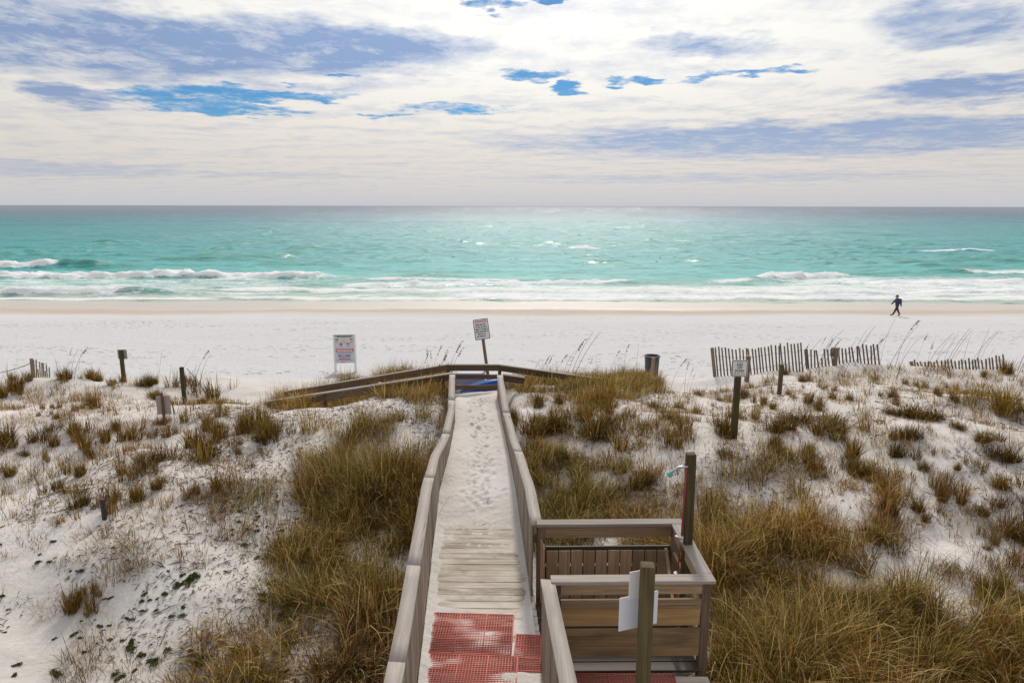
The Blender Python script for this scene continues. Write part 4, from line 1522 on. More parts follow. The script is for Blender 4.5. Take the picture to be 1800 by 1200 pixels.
# ------------------------------------------------------------------ sand fences
def build_fences():
    def fence(label, key, t, u_list_step, lean, group, posts=(), wire=True):
        """key: [(u, vtop, vbottom), ...] along the fence; slats every u_list_step px"""
        us = np.array([k[0] for k in key], float)
        tops = np.array([k[1] for k in key], float)
        bots = np.array([k[2] for k in key], float)
        p0 = at(us.mean(), bots.mean(), t)
        f = empty('sand_fence', p0)
        tag(f, label, 'fence', group)
        u = us[0]
        rs = random.Random(int(us[0]))
        wires = {0.25: [], 0.7: []}
        while u <= us[-1] + 0.1:
            vt, vb = np.interp(u, us, tops), np.interp(u, us, bots)
            tt = t + 0.25 * math.sin(u / 23.0)
            a = at(u + lean * (vb - vt) + rs.uniform(-0.4, 0.4), vb, tt)
            b = at(u + rs.gauss(0, 1.0), vt + rs.gauss(0, 1.3), tt)
            dv = (b - a)
            if rs.random() < 0.04 and u > us[0] + 5:
                b = a + dv * 0.5
            wd = 0.04 if u > 100 else 0.026
            if abs(u - us[0]) < 0.1 or any(abs(u - q) < u_list_step / 2 for q in posts):
                wd = 0.085 if u > 100 else 0.06
            board('slat', a - dv.normalized() * 0.25, b, wd, 0.02 if wd < 0.05 else 0.06, M_SLAT, f, up=(0, 1, 0), bev=0.0)
            for k in wires:
                wires[k].append(a + dv * k + Vector((0, -0.018, 0)))
            u += u_list_step * rs.uniform(0.92, 1.08)
        for k in wires:
            obj('wire', tube_mesh('wire', wires[k], 0.004, 4), M_ROPE, f)
    fence('tall leaning slat sand fence behind the small dune sign', [(1252, 609, 662), (1300, 612, 662), (1330, 611, 658), (1362, 607, 654), (1385, 604, 649), (1412, 600, 648)], 20.0, 5.75, 0.085, 'slatted sand fences', (1412,))
    fence('lower slat sand fence continuing right to a taller end post', [(1417, 615, 649), (1455, 613, 643), (1480, 611, 641), (1510, 607, 639), (1546, 603, 637)], 20.3, 6.3, 0.09, 'slatted sand fences', (1546,))
    fence('half-buried slat sand fence at the right edge on the dune', [(1602, 632, 641), (1625, 633, 643), (1655, 632, 645), (1690, 630, 649), (1740, 627, 651), (1768, 620, 652)], 20.3, 5.9, 0.10, 'slatted sand fences', (1768,))
    fence('short fanned remnant of slat fence at the left edge', [(56, 632, 666), (66, 634, 666), (76, 639, 666), (86, 645, 666)], 20.0, 3.4, 0.05, 'slatted sand fences')


build_fences()


# ------------------------------------------------------------------ walking person
def build_person():
    t = 57.3
    foot = at(1575, 554.5, t)
    z0 = gz(foot.x, foot.y)
    s = empty('person', (foot.x, foot.y, z0))
    tag(s, 'person in dark jacket, trousers and cap with backpack walking left along the water', 'person')
    # skeleton, walking towards -x; y = towards / away from camera
    J = {
        'pelvis': (0.00, 0, 0.93), 'waist': (0.0, 0, 1.05), 'chest': (-0.01, 0, 1.28), 'neck': (-0.03, 0, 1.47), 'head0': (-0.06, 0, 1.56), 'head1': (-0.08, 0, 1.70),
        'hipF': (-0.01, -0.09, 0.88), 'kneeF': (-0.17, -0.09, 0.50), 'ankF': (-0.35, -0.09, 0.13), 'toeF': (-0.58, -0.09, 0.14),
        'hipB': (0.01, 0.09, 0.88), 'kneeB': (0.13, 0.09, 0.49), 'ankB': (0.34, 0.09, 0.12), 'toeB': (0.17, 0.09, 0.03),
        'shF': (-0.02, -0.19, 1.41), 'elF': (0.14, -0.23, 1.16), 'wrF': (0.20, -0.22, 0.92), 'haF': (0.20, -0.21, 0.82),
        'shB': (-0.02, 0.19, 1.41), 'elB': (-0.17, 0.23, 1.18), 'wrB': (-0.34, 0.22, 1.02), 'haB': (-0.42, 0.21, 0.96),
    }
    rad = {'pelvis': .175, 'waist': .165, 'chest': .195, 'neck': .08, 'head0': .10, 'head1': .105, 'hipF': .125, 'kneeF': .09, 'ankF': .068, 'toeF': .05,
           'hipB': .125, 'kneeB': .09, 'ankB': .068, 'toeB': .05, 'shF': .10, 'elF': .075, 'wrF': .058, 'haF': .045, 'shB': .10, 'elB': .075, 'wrB': .058, 'haB': .045}
    E = [('pelvis', 'waist'), ('waist', 'chest'), ('chest', 'neck'), ('neck', 'head0'), ('head0', 'head1'), ('pelvis', 'hipF'), ('hipF', 'kneeF'), ('kneeF', 'ankF'), ('ankF', 'toeF'),
         ('pelvis', 'hipB'), ('hipB', 'kneeB'), ('kneeB', 'ankB'), ('ankB', 'toeB'), ('chest', 'shF'), ('shF', 'elF'), ('elF', 'wrF'), ('wrF', 'haF'),
         ('chest', 'shB'), ('shB', 'elB'), ('elB', 'wrB'), ('wrB', 'haB')]
    keys = list(J)
    me = bpy.data.meshes.new('skeleton')
    me.from_pydata([J[k] for k in keys], [(keys.index(a), keys.index(b)) for a, b in E], [])
    o = bpy.data.objects.new('skeleton', me)
    COL.objects.link(o)
    md = o.modifiers.new('Skin', 'SKIN')
    sv = me.skin_vertices[0].data
    for i, k in enumerate(keys):
        sv[i].radius = (rad[k], rad[k])
        sv[i].use_root = (k == 'pelvis')
    ss = o.modifiers.new('Sub', 'SUBSURF')
    ss.levels = ss.render_levels = 2
    dg = bpy.context.evaluated_depsgraph_get()
    bm = bpy.data.meshes.new_from_object(o.evaluated_get(dg))
    bpy.data.objects.remove(o, do_unlink=True)
    bm.materials.clear()
    for m in (M_CLOTH, M_TROUSER, M_SKIN, M_SHOE):
        bm.materials.append(m)
    for p in bm.polygons:
        c = p.center
        i = 0
        if c.z < 0.93 and abs(c.y) < 0.18 and c.x > -0.62 and not (c.x < -0.36 and c.z > 0.6):
            i = 1
        if c.z < 0.16 and abs(c.y) < 0.17:
            i = 3
        if c.z > 1.50:
            i = 2
        if (c.x < -0.37 and 0.7 < c.z < 1.02) or (c.y < -0.15 and c.z < 0.88 and c.x > 0.1):
            i = 2
        p.material_index = i
        p.use_smooth = True
    Mp = Matrix.Translation((foot.x, foot.y, z0 + 0.01))
    obj('body', bm, None, s, Mp)
    # cap, backpack
    cap = hull_mesh('cap', 0.27, 0.22, 0.13)
    obj('cap', cap, M_CLOTH, s, Mp @ Matrix.Translation((-0.08, 0, 1.66)))
    br_ = obj('cap_brim', box_mesh(0.12, 0.15, 0.015, M_CLOTH, 0.004), None, s, Mp @ Matrix.Translation((-0.22, 0, 1.65)) @ Matrix.Rotation(R(-14), 4, 'Y'))
    bp = box_mesh(0.20, 0.30, 0.44, M_PACK, 0.055)
    pk = obj('backpack', bp, None, s, Mp @ Matrix.Translation((0.20, 0, 1.26)) @ Matrix.Rotation(R(-6), 4, 'Y'))
    obj('nose', tube_mesh('nose', [P(-0.15, 0, 1.60), P(-0.19, 0, 1.585), P(-0.16, 0, 1.565)], [0.012, 0.018, 0.012], 6), M_SKIN, s, Mp)


build_person()


# ------------------------------------------------------------------ grass
PAL = {
    'straw': (0.46, 0.315, 0.115), 'gold': (0.305, 0.182, 0.04), 'olive': (0.16, 0.126, 0.017), 'green': (0.08, 0.105, 0.014),
    'brown': (0.15, 0.078, 0.022), 'rust': (0.23, 0.092, 0.018), 'grey': (0.20, 0.155, 0.11), 'dark': (0.042, 0.024, 0.009),
}


def pick(names, weights, n, g):
    w = np.array(weights, float)
    idx = g.choice(len(names), n, p=w / w.sum())
    c = np.array([PAL[k] for k in names])[idx]
    return c * g.uniform(0.75, 1.25, (n, 1))


def blades(root, az, L, th0, k, w, col, nseg=4):
    n = len(root)
    pos = np.zeros((n, nseg + 1, 3))
    pos[:, 0] = root
    cur = root.copy()
    for i in range(nseg):
        th = th0 + k * ((i + 0.6) / nseg) ** 1.4
        st = np.stack([np.cos(az) * np.sin(th), np.sin(az) * np.sin(th), np.cos(th)], -1) * (L / nseg)[:, None]
        cur = cur + st
        pos[:, i + 1] = cur
    side = np.stack([-np.sin(az), np.cos(az), np.zeros(n)], -1)
    verts = np.zeros((n, 2 * nseg + 1, 3))
    cols = np.zeros((n, 2 * nseg + 1, 3))
    for i in range(nseg):
        wi = (w * (1 - 0.75 * (i / nseg) ** 1.5))[:, None]
        verts[:, 2 * i] = pos[:, i] - side * wi
        verts[:, 2 * i + 1] = pos[:, i] + side * wi
    verts[:, -1] = pos[:, -1]
    cols[:] = col[:, None, :]
    base = (np.arange(n) * (2 * nseg + 1))[:, None]
    q = []
    for i in range(nseg - 1):
        q.append(base + np.array([[2 * i, 2 * i + 1, 2 * i + 3, 2 * i + 2]]))
    quads = np.concatenate(q, 0)
    i = nseg - 1
    tris = base + np.array([[2 * i, 2 * i + 1, 2 * nseg]])
    return verts.reshape(-1, 3), cols.reshape(-1, 3), quads, tris


def grass_mesh(name, *a, **kw):
    v, c, q, t = blades(*a, **kw)
    me = mesh_arrays(name, v, q, t, smooth=False)
    vcol(me, 'col', c)
    me.materials.append(M_GRASS)
    return me


def tuft_mesh(seed, n, L, rad, lean, curl, names, weights, w=0.0035):
    g = np.random.default_rng(seed)
    k_ = g.integers(2, 5)
    sub = g.normal(0, rad * 0.95, (k_, 2))
    wgt = g.uniform(0.3, 1, k_)
    which = g.choice(k_, n, p=wgt / wgt.sum())
    a = g.uniform(0, 2 * math.pi, n)
    r = rad * 0.6 * np.sqrt(g.uniform(0, 1, n))
    root = np.stack([sub[which, 0] + np.cos(a) * r, sub[which, 1] + np.sin(a) * r, np.full(n, -0.03)], -1)
    az = a + g.normal(0, 0.8, n)
    wind = g.uniform(0, 1, n) < 0.28
    az = np.where(wind, g.normal(g.uniform(0, 6.28), 0.5, n), az)
    subL = g.uniform(0.55, 1.1, k_)
    LL = L * subL[which] * g.uniform(0.25, 1.0, n) ** 0.8
    stray = g.uniform(0, 1, n) < 0.06
    LL[stray] *= 1.5
    th0 = np.abs(g.normal(0, lean * 1.15, n)) * (0.35 + r / rad)
    k = g.uniform(0.0, 1.0, n) ** 1.3 * curl * 1.6
    return grass_mesh('grass_tuft', root, az, LL, th0, k, w * g.uniform(0.5, 1.3, n), pick(names, weights, n, g))


PEND = []
ORD = ['', 'second ', 'third ', 'fourth ', 'fifth ', 'sixth ', 'seventh ', 'eighth ', 'ninth ', 'tenth ', 'eleventh ', 'twelfth ', 'thirteenth ', 'fourteenth ', 'fifteenth ', 'sixteenth ', 'seventeenth ', 'eighteenth ', 'nineteenth ', 'twentieth ']


def label_pending():
    """tell look-alike plants apart by what they stand nearest to"""
    marks = {'the dune sign post': at(1290, 768, 12.5), 'the slim post': at(1370, 692, 17), 'the trash barrel': at(1145, 663, 28), 'the half-buried fence': at(1690, 649, 20.3),
             'the tall leaning fence': at(1330, 658, 20), 'the lower right fence': at(1480, 641, 20.3), 'the shower post': Vector((2, 7.1, 0)), 'the boardwalk end': Vector((-0.9, 16.5, 0)),
             'the left ramp foot': Vector((-6, 16.5, 0)), 'the rope post': at(325, 713, 18), 'the rusty sign post': at(290, 748, 15), 'the crest sign post': at(218, 671, 20),
             'the short left fence': at(72, 664, 20), 'the black stake': at(184, 913, 10.2), 'the left railing': Vector((-1.2, 7.5, 0)), 'the tall grass edge': Vector((-3.6, 8.8, 0)), 'the green plant patch': Vector((-4.2, 6.9, 0)), 'the right railing': Vector((0.4, 10.0, 0)),
             'the bottom left corner': Vector((-5.2, 6.4, 0)), 'the right picture edge': Vector((8.0, 10.5, 0))}
    b = {}
    for o, desc, x, y in PEND:
        k = min(marks, key=lambda q: (marks[q].x - x) ** 2 + (marks[q].y - y) ** 2)
        dx, dy = x - marks[k].x, y - marks[k].y
        d = ('left of' if dx < 0 else 'right of') if abs(dx) > abs(dy) else ('before' if dy < 0 else 'behind')
        b.setdefault((desc, k, d), []).append((dx * dx + dy * dy, o.name, o))
    for (desc, k, d), lst in b.items():
        lst.sort(key=lambda q: q[:2])
        for i, (_, _, o) in enumerate(lst):
            far = len(lst) - 1 - i
            if i < 20:
                o['label'] = f'{desc}, {ORD[i]}closest {d} {k}'
            else:
                o['label'] = f'{desc}, {ORD[min(far, 19)]}farthest {d} {k}'


def build_tufts():
    thin = [tuft_mesh(100 + i, 16 + 5 * i, 0.30, 0.05, 0.28, 0.5, ['straw', 'gold', 'rust', 'brown'], [2, 3, 2, 3]) for i in range(5)]
    mid = [tuft_mesh(200 + i, 210 + 35 * i, 0.42, 0.12, 0.36, 0.7, ['straw', 'gold', 'olive', 'brown', 'dark', 'rust'], [1.0, 3.0, 2.4, 3.0, 2.2, 1.4]) for i in range(6)]
    dark = [tuft_mesh(300 + i, 330 + 40 * i, 0.38, 0.15, 0.45, 0.8, ['gold', 'olive', 'brown', 'dark', 'straw'], [1.4, 2, 3, 3.6, 0.5]) for i in range(5)]
    full = [tuft_mesh(400 + i, 420 + 40 * i, 0.62, 0.22, 0.36, 0.9, ['straw', 'gold', 'olive', 'green', 'brown'], [1.6, 3.4, 3, 0.8, 1.8]) for i in range(4)]
    sprawl = [tuft_mesh(500 + i, 300, 0.42, 0.34, 0.75, 1.0, ['grey', 'brown', 'gold', 'dark', 'straw'], [2.4, 3, 2, 1.6, 1.5], 0.0028) for i in range(4)]
    kinds = {'thin': (thin, 0.30), 'mid': (mid, 0.40), 'dark': (dark, 0.36), 'full': (full, 0.62), 'sprawl': (sprawl, 0.38)}
    rs = random.Random(12)
    lab = {'thin': 'thin sparse dry grass shoots', 'mid': 'golden upright grass tuft', 'dark': 'dark brown bushy grass tuft', 'full': 'tall full golden grass clump', 'sprawl': 'flattened greyish grass clump'}
    count = [0]

    def put(u, v, hpx, kind, wide=1.0, label=None):
        x, y, z, t = hit(u, v)
        if y > 21.5:
            return
        h = hpx * t / FPX
        ms, L0 = kinds[kind]
        sc = 1.22 * h / (L0 * 0.92)
        me = rs.choice(ms)
        M = Matrix.Translation((x, y, z)) @ Matrix.Rotation(rs.uniform(0, 6.28), 4, 'Z') @ Matrix.Diagonal((sc * wide, sc * wide, sc, 1))
        o = obj('grass_tuft', me, None, None, M)
        sd = 'l' if u < 850 else 'r'
        if label:
            tag(o, label, 'grass tuft', 'grass tufts told apart by size')
        else:
            tag(o, lab[kind], 'grass tuft', lab[kind] + (' of the left dune' if sd == 'l' else ' of the right dune'))
            PEND.append((o, lab[kind], x, y))
        count[0] += 1

    # right dune, from the photograph (crop origin 1240,640, scale 3.214)
    S, ox, oy = 3.214, 1240, 640
    for cx_, cy_, h, k, w in [
        (60, 400, 112, 'dark', 1.1), (205, 300, 85, 'mid', 1), (300, 362, 112, 'dark', 1.2), (400, 395, 112, 'mid', 1.0), (440, 470, 92, 'dark', 1), (545, 320, 84, 'dark', 1.2),
        (672, 402, 150, 'mid', 1.2), (815, 334, 95, 'dark', 1.5), (770, 500, 124, 'mid', 1.1), (835, 568, 104, 'dark', 1.0), (1000, 382, 120, 'mid', 1), (985, 330, 90, 'thin', 1.4),
        (1195, 402, 100, 'dark', 1.1), (1215, 296, 100, 'dark', 1.5), (1280, 300, 90, 'dark', 1.3), (1085, 496, 92, 'dark', 1), (1235, 602, 90, 'dark', 0.9), (1500, 612, 85, 'dark', 1.2),
        (1360, 732, 150, 'mid', 0.75), (1660, 702, 112, 'mid', 1.2), (1695, 524, 112, 'dark', 1.2), (1400, 352, 62, 'dark', 1.3), (1440, 210, 50, 'dark', 1.4), (1060, 185, 52, 'dark', 1.1),
        (780, 192, 62, 'mid', 1.3), (560, 212, 82, 'mid', 1.1), (495, 175, 52, 'mid', 1.2), (345, 222, 70, 'mid', 1), (405, 245, 52, 'mid', 1.2), (250, 175, 36, 'dark', 2.0), (115, 205, 72, 'mid', 1.1),
        (40, 168, 46, 'dark', 1.5), (685, 135, 55, 'mid', 1.1), (1190, 122, 62, 'mid', 1.0), (1300, 168, 62, 'mid', 0.9), (990, 88, 78, 'thin', 1.3), (1400, 135, 52, 'mid', 1.2), (1540, 412, 62, 'dark', 1.6),
        (1430, 452, 52, 'thin', 1.6), (130, 532, 92, 'dark', 1.2), (510, 560, 120, 'mid', 1.1), (940, 622, 90, 'mid', 1.1), (620, 255, 42, 'dark', 1.1), (1750, 60, 90, 'mid', 1.3), (1780, 470, 60, 'thin', 1),
        (1550, 60, 40, 'mid', 1.0), (430, 60, 70, 'mid', 1.2), (545, 95, 52, 'mid', 1.3), (360, 90, 90, 'thin', 1.4), (600, 70, 45, 'thin', 1.2), (900, 40, 45, 'thin', 1.2), (780, 70, 46, 'thin', 1.2),
        (1100, 215, 60, 'mid', 1.2), (1080, 280, 70, 'dark', 1.2), (890, 280, 90, 'thin', 1.6), (1130, 400, 45, 'dark', 1.8), (1310, 610, 45, 'sprawl', 1.2), (1420, 580, 50, 'mid', 1.2), (1610, 680, 50, 'sprawl', 1.4),
        (1725, 780, 60, 'dark', 1.2), (1615, 790, 60, 'thin', 1), (1440, 780, 60, 'thin', 1), (1545, 830, 50, 'dark', 1.5), (1780, 830, 90, 'dark', 1.2), (700, 620, 70, 'sprawl', 1.5), (650, 610, 60, 'mid', 1.2),
            (210, 420, 34, 'thin', 1), (560, 495, 62, 'mid', 1.0), (480, 520, 110, 'mid', 1.0), (1600, 530, 40, 'sprawl', 1.5)]:
        put(ox + cx_ / S, oy + cy_ / S, h / S, k, w)
    put(ox + 1575 / S, oy + 248 / S, 165 / S, 'full', 1.35, 'large golden grass clump near the half-buried fence, biggest on the right dune')
    put(ox + 1625 / S, oy + 232 / S, 130 / S, 'full', 1.2)
    # left dune (crop origin 0,560, scale 3)
    S, ox, oy = 3.0, 0, 560
    for cx_, cy_, h, k, w in [
        (40, 665, 105, 'mid', 1.2), (140, 655, 100, 'dark', 1.2), (200, 655, 110, 'dark', 1.3), (250, 650, 100, 'mid', 1.0), (375, 625, 92, 'mid', 1.0), (470, 645, 112, 'mid', 1.1), (535, 655, 92, 'mid', 1.0),
        (640, 605, 90, 'mid', 0.9), (700, 635, 85, 'mid', 1.0), (755, 640, 105, 'mid', 1.2), (985, 725, 190, 'mid', 1.0), (940, 745, 120, 'dark', 1.2), (820, 765, 82, 'dark', 1.1), (838, 565, 66, 'dark', 1.2),
        (1290, 605, 190, 'mid', 0.8), (1430, 645, 150, 'dark', 1.0), (1385, 600, 120, 'mid', 0.9), (1340, 580, 160, 'mid', 0.8), (450, 822, 100, 'mid', 0.95), (332, 925, 85, 'dark', 1.0),
        (425, 985, 92, 'dark', 1.0), (665, 842, 120, 'mid', 0.8), (570, 995, 130, 'mid', 0.8), (760, 945, 112, 'mid', 1.2), (905, 855, 72, 'dark', 1.1), (1100, 905, 90, 'mid', 1.0), (1240, 692, 62, 'dark', 0.9),
        (240, 748, 62, 'mid', 0.8), (325, 775, 62, 'thin', 1), (590, 485, 82, 'thin', 1.3), (500, 470, 100, 'mid', 1.1), (452, 480, 62, 'mid', 1), (720, 490, 62, 'thin', 1.4), (275, 478, 52, 'mid', 0.9),
        (245, 515, 50, 'mid', 0.8), (312, 530, 46, 'dark', 1), (1168, 520, 82, 'mid', 0.8), (1200, 520, 66, 'thin', 1.4), (1100, 455, 62, 'mid', 1.2), (1018, 395, 112, 'dark', 1.0), (930, 350, 66, 'mid', 1.1),
        (830, 348, 62, 'mid', 1.1), (768, 352, 66, 'dark', 1.1), (625, 345, 56, 'mid', 1.2), (530, 335, 66, 'mid', 1.1), (466, 328, 66, 'mid', 1.0), (345, 325, 95, 'dark', 1.0), (390, 325, 90, 'mid', 1.0),
        (60, 380, 110, 'mid', 1.0), (20, 405, 100, 'mid', 1.0), (130, 330, 70, 'mid', 1.0), (1112, 660, 52, 'dark', 1.2), (1165, 610, 72, 'mid', 0.9), (1080, 600, 66, 'mid', 0.9), (500, 715, 50, 'dark', 1.2),
        (80, 830, 82, 'mid', 1.1), (135, 890, 62, 'sprawl', 0.9), (210, 880, 72, 'thin', 1.1), (925, 995, 100, 'thin', 1.4), (965, 935, 92, 'thin', 1.2), (1035, 915, 82, 'mid', 0.9),
        (1215, 905, 92, 'sprawl', 1.1), (1120, 910, 60, 'sprawl', 1.3), (1320, 745, 52, 'thin', 1.2), (1512, 680, 62, 'thin', 1), (800, 430, 46, 'dark', 1.5), (860, 450, 40, 'sprawl', 1.2), (120, 735, 42, 'dark', 1),
        (190, 1000, 52, 'thin', 1), (290, 1080, 42, 'sprawl', 0.8), (735, 1045, 62, 'thin', 1), (545, 1150, 92, 'thin', 1), (930, 1110, 80, 'sprawl', 1.0), (780, 1180, 90, 'sprawl', 1.3), (1245, 985, 100, 'sprawl', 1.0),
        (400, 440, 80, 'thin', 1.2), (185, 445, 55, 'thin', 1.2), (320, 380, 50, 'thin', 1.2), (900, 620, 90, 'mid', 1.0), (1050, 540, 110, 'mid', 0.9), (940, 500, 110, 'thin', 1.4), (680, 700, 60, 'thin', 1.3),
            (500, 880, 80, 'thin', 1.2), (830, 820, 50, 'thin', 1.1), (420, 860, 40, 'sprawl', 1.0), (1180, 640, 60, 'thin', 1), (990, 510, 50, 'thin', 1)]:
        put(ox + cx_ / S, oy + cy_ / S, h / S, k, w)
    put(567, 764, 62, 'full', 0.9, 'large round golden grass clump in front of the left ramp railing')
    put(440, 756, 55, 'full', 0.7)
    put(478, 772, 50, 'full', 0.7)
    # foreground left, bottom
    for u, v, h, k, w in ((118, 1072, 44, 'mid', 1.1), (134, 1062, 34, 'mid', 0.9), (168, 1045, 26, 'mid', 0.9), (196, 1028, 30, 'thin', 1.2), (250, 985, 30, 'sprawl', 1.2), (98, 1080, 30, 'sprawl', 1.1), (230, 1000, 24, 'sprawl', 1.2),
                          (180, 1160, 40, 'sprawl', 1.3), (215, 1175, 50, 'sprawl', 1.1), (310, 985, 42, 'thin', 1.3)):
        put(u, v, h, k, w)
    # right of the boardwalk, middle distance
    S, ox, oy = 5.218, 900, 690
    for cx_, cy_, h, k, w in [(1055, 530, 200, 'mid', 1.2), (1330, 140, 110, 'dark', 1.1), (1545, 130, 100, 'dark', 1.1), (1680, 190, 110, 'mid', 1.1), (1390, 240, 110, 'dark', 1.3), (1530, 430, 240, 'mid', 1.0), (1430, 440, 140, 'sprawl', 1.2),
                              (65, 240, 110, 'dark', 1.0), (470, 370, 170, 'dark', 1.4), (600, 360, 200, 'dark', 1.6), (740, 350, 190, 'dark', 1.4), (540, 250, 150, 'mid', 1.3), (700, 240, 170, 'mid', 1.2), (250, 350, 150, 'mid', 1.0), (150, 380, 120, 'mid', 1),
                              (930, 280, 150, 'dark', 1.2), (1010, 210, 130, 'mid', 1.2), (1025, 680, 90, 'dark', 0.9), (100, 500, 150, 'thin', 1.4), (250, 520, 160, 'thin', 1.3), (300, 100, 100, 'dark', 1.2), (450, 120, 130, 'mid', 1.3),
                              (900, 130, 160, 'mid', 1.3), (820, 120, 130, 'mid', 1.2), (1190, 830, 140, 'dark', 1.4), (850, 420, 100, 'sprawl', 1.3)]:
        put(ox + cx_ / S, oy + cy_ / S, h / S, k, w)
    S, ox, oy = 2.727, 1140, 780
    for cx_, cy_, h, k, w in [(1330, 345, 90, 'mid', 1.2), (1390, 355, 90, 'mid', 1.1), (1250, 430, 70, 'sprawl', 1.4), (1560, 550, 60, 'sprawl', 1.3), (1640, 460, 90, 'mid', 1.1), (1725, 440, 120, 'dark', 1.1), (1780, 350, 110, 'mid', 1.2),
                              (1690, 535, 80, 'mid', 1.0), (1290, 620, 90, 'sprawl', 1.6), (1360, 600, 70, 'sprawl', 1.4), (1060, 545, 110, 'dark', 1.2), (1570, 325, 50, 'sprawl', 1.2), (1425, 235, 120, 'mid', 0.8), (1180, 270, 150, 'mid', 1.1),
                              (1740, 640, 120, 'mid', 1.2), (1660, 690, 110, 'mid', 1.2), (1720, 720, 120, 'full', 0.8), (1560, 720, 110, 'full', 0.8)]:
        put(ox + cx_ / S, oy + cy_ / S, h / S, k, w)
    # sparse filler shoots
    tries = 0
    while count[0] < 298 and tries < 2000:
        tries += 1
        if rs.random() < 0.5:
            u, v = rs.uniform(0, 480), rs.uniform(672, 960)
        else:
            u, v = rs.uniform(1220, 1800), rs.uniform(655, 960)
        if vnoise(np.array([u / 60.0]), np.array([v / 30.0]), 5)[0] < -0.08:
            continue
        put(u, v, rs.uniform(0.045, 0.075) * (v - 400), 'thin', rs.uniform(0.9, 1.4))


build_tufts()


def inside_poly(px, py, poly):
    r = np.zeros(len(px), bool)
    n = len(poly)
    for i in range(n):
        x1, y1 = poly[i]
        x2, y2 = poly[(i + 1) % n]
        c = ((y1 > py) != (y2 > py)) & (px < (x2 - x1) * (py - y1) / (y2 - y1 + 1e-12) + x1)
        r ^= c
    return r


def project(x, y, z):
    dx, dy, dz = x, y, z - CAMZ
    dep = dy * math.cos(PITCH) - dz * math.sin(PITCH)
    upc = dy * math.sin(PITCH) + dz * math.cos(PITCH)
    return 900 + FPX * dx / dep, 600 - FPX * upc / dep


def dense(name, label, poly_px, centres_per_m2, nb, L, names, weights, seed, lean=0.45, curl=1.1, w=0.0036, rad=0.16, soft=0.25, lmin=0.35, wind=0.0, world=None, gapmin=-0.30):
    """uncountable grass cover: many interleaved tussocks inside a patch of ground"""
    g = np.random.default_rng(seed)
    poly = world if world else [hit(u, v)[:2] for u, v in poly_px]
    P_ = np.array(poly)
    lo, hi = P_.min(0) - 0.2, P_.max(0) + 0.2
    n = int((hi[0] - lo[0]) * (hi[1] - lo[1]) * centres_per_m2)
    cx_ = g.uniform(lo[0], hi[0], n)
    cy_ = g.uniform(lo[1], hi[1], n)
    jx = cx_ + soft * 2.2 * fbm(cx_ / 0.6, cy_ / 0.6, seed, 3)
    jy = cy_ + soft * 2.2 * fbm(cx_ / 0.6 + 40, cy_ / 0.6, seed + 1, 3)
    ok = inside_poly(jx, jy, poly)
    # not on the boardwalk or in the stall
    ok &= ~((cx_ > bl(cy_) - 0.22) & (cx_ < br(cy_) + 0.22) & (cy_ < 16.3))
    ok &= ~((cx_ > 0.0) & (cx_ < 2.22) & (cy_ < 7.85))
    gap = fbm(cx_ / 0.7, cy_ / 0.7, seed + 5, 3)
    ok &= gap > gapmin
    cx_, cy_ = cx_[ok], cy_[ok]
    n = len(cx_)
    cz_ = ground(cx_, cy_)
    sizes = np.clip(0.72 + 1.15 * fbm(cx_ / 1.1, cy_ / 1.1, seed + 9, 3) + g.uniform(-0.12, 0.25, n), lmin, 1.4)
    tint = g.uniform(0.75, 1.25, n)
    hue = fbm(cx_ / 0.9, cy_ / 0.9, seed + 13, 2)
    k = nb
    rep = np.repeat(np.arange(n), k)
    N = n * k
    a = g.uniform(0, 2 * math.pi, N)
    r = rad * np.sqrt(g.uniform(0, 1, N))
    root = np.stack([cx_[rep] + np.cos(a) * r, cy_[rep] + np.sin(a) * r, cz_[rep] - 0.03], -1)
    az = a + g.normal(0, 0.8, N)
    phi = 6.28 * 1.6 * fbm(cx_ / 1.8, cy_ / 1.5, seed + 21, 2)
    lay = g.uniform(0, 1, N) < 0.42
    az = np.where(lay, phi[rep] + g.normal(0, 0.45, N), az)
    # a light onshore breeze bends the tips
    az = np.where(g.uniform(0, 1, N) < wind, g.normal(-0.4, 0.5, N), az)
    LL = L * sizes[rep] * g.uniform(0.4, 1.1, N)
    th0 = np.abs(g.normal(0, lean, N)) * (0.4 + r / rad)
    kk = g.uniform(0.1, 1.0, N) ** 1.2 * curl * 1.5
    col = pick(names, weights, N, g) * tint[rep][:, None]
    col[:, 0] *= 1 + 0.35 * hue[rep]
    thatch = g.uniform(0, 1, N) < 0.16          # fallen and matted stems
    th0[thatch] = g.uniform(0.9, 1.5, thatch.sum())
    kk[thatch] *= 0.4
    col[thatch] = pick(['brown', 'grey', 'dark', 'straw'], [3, 2, 2, 1], int(thatch.sum()), g)
    bent = g.uniform(0, 1, N) < 0.12            # snapped tips
    kk[bent] += 1.6
    pale = g.uniform(0, 1, N) < 0.11
    ww = w * g.uniform(0.6, 1.5, N)
    ww[pale] *= 1.35
    LL[pale] *= 1.15
    col[pale] = np.array((0.62, 0.45, 0.19)) * g.uniform(0.7, 1.1, (pale.sum(), 1))
    me = grass_mesh(name, root, az, LL, th0, kk, ww, col, nseg=4)
    o = obj(name, me)
    tag(o, label, None, None, 'stuff')
    return o


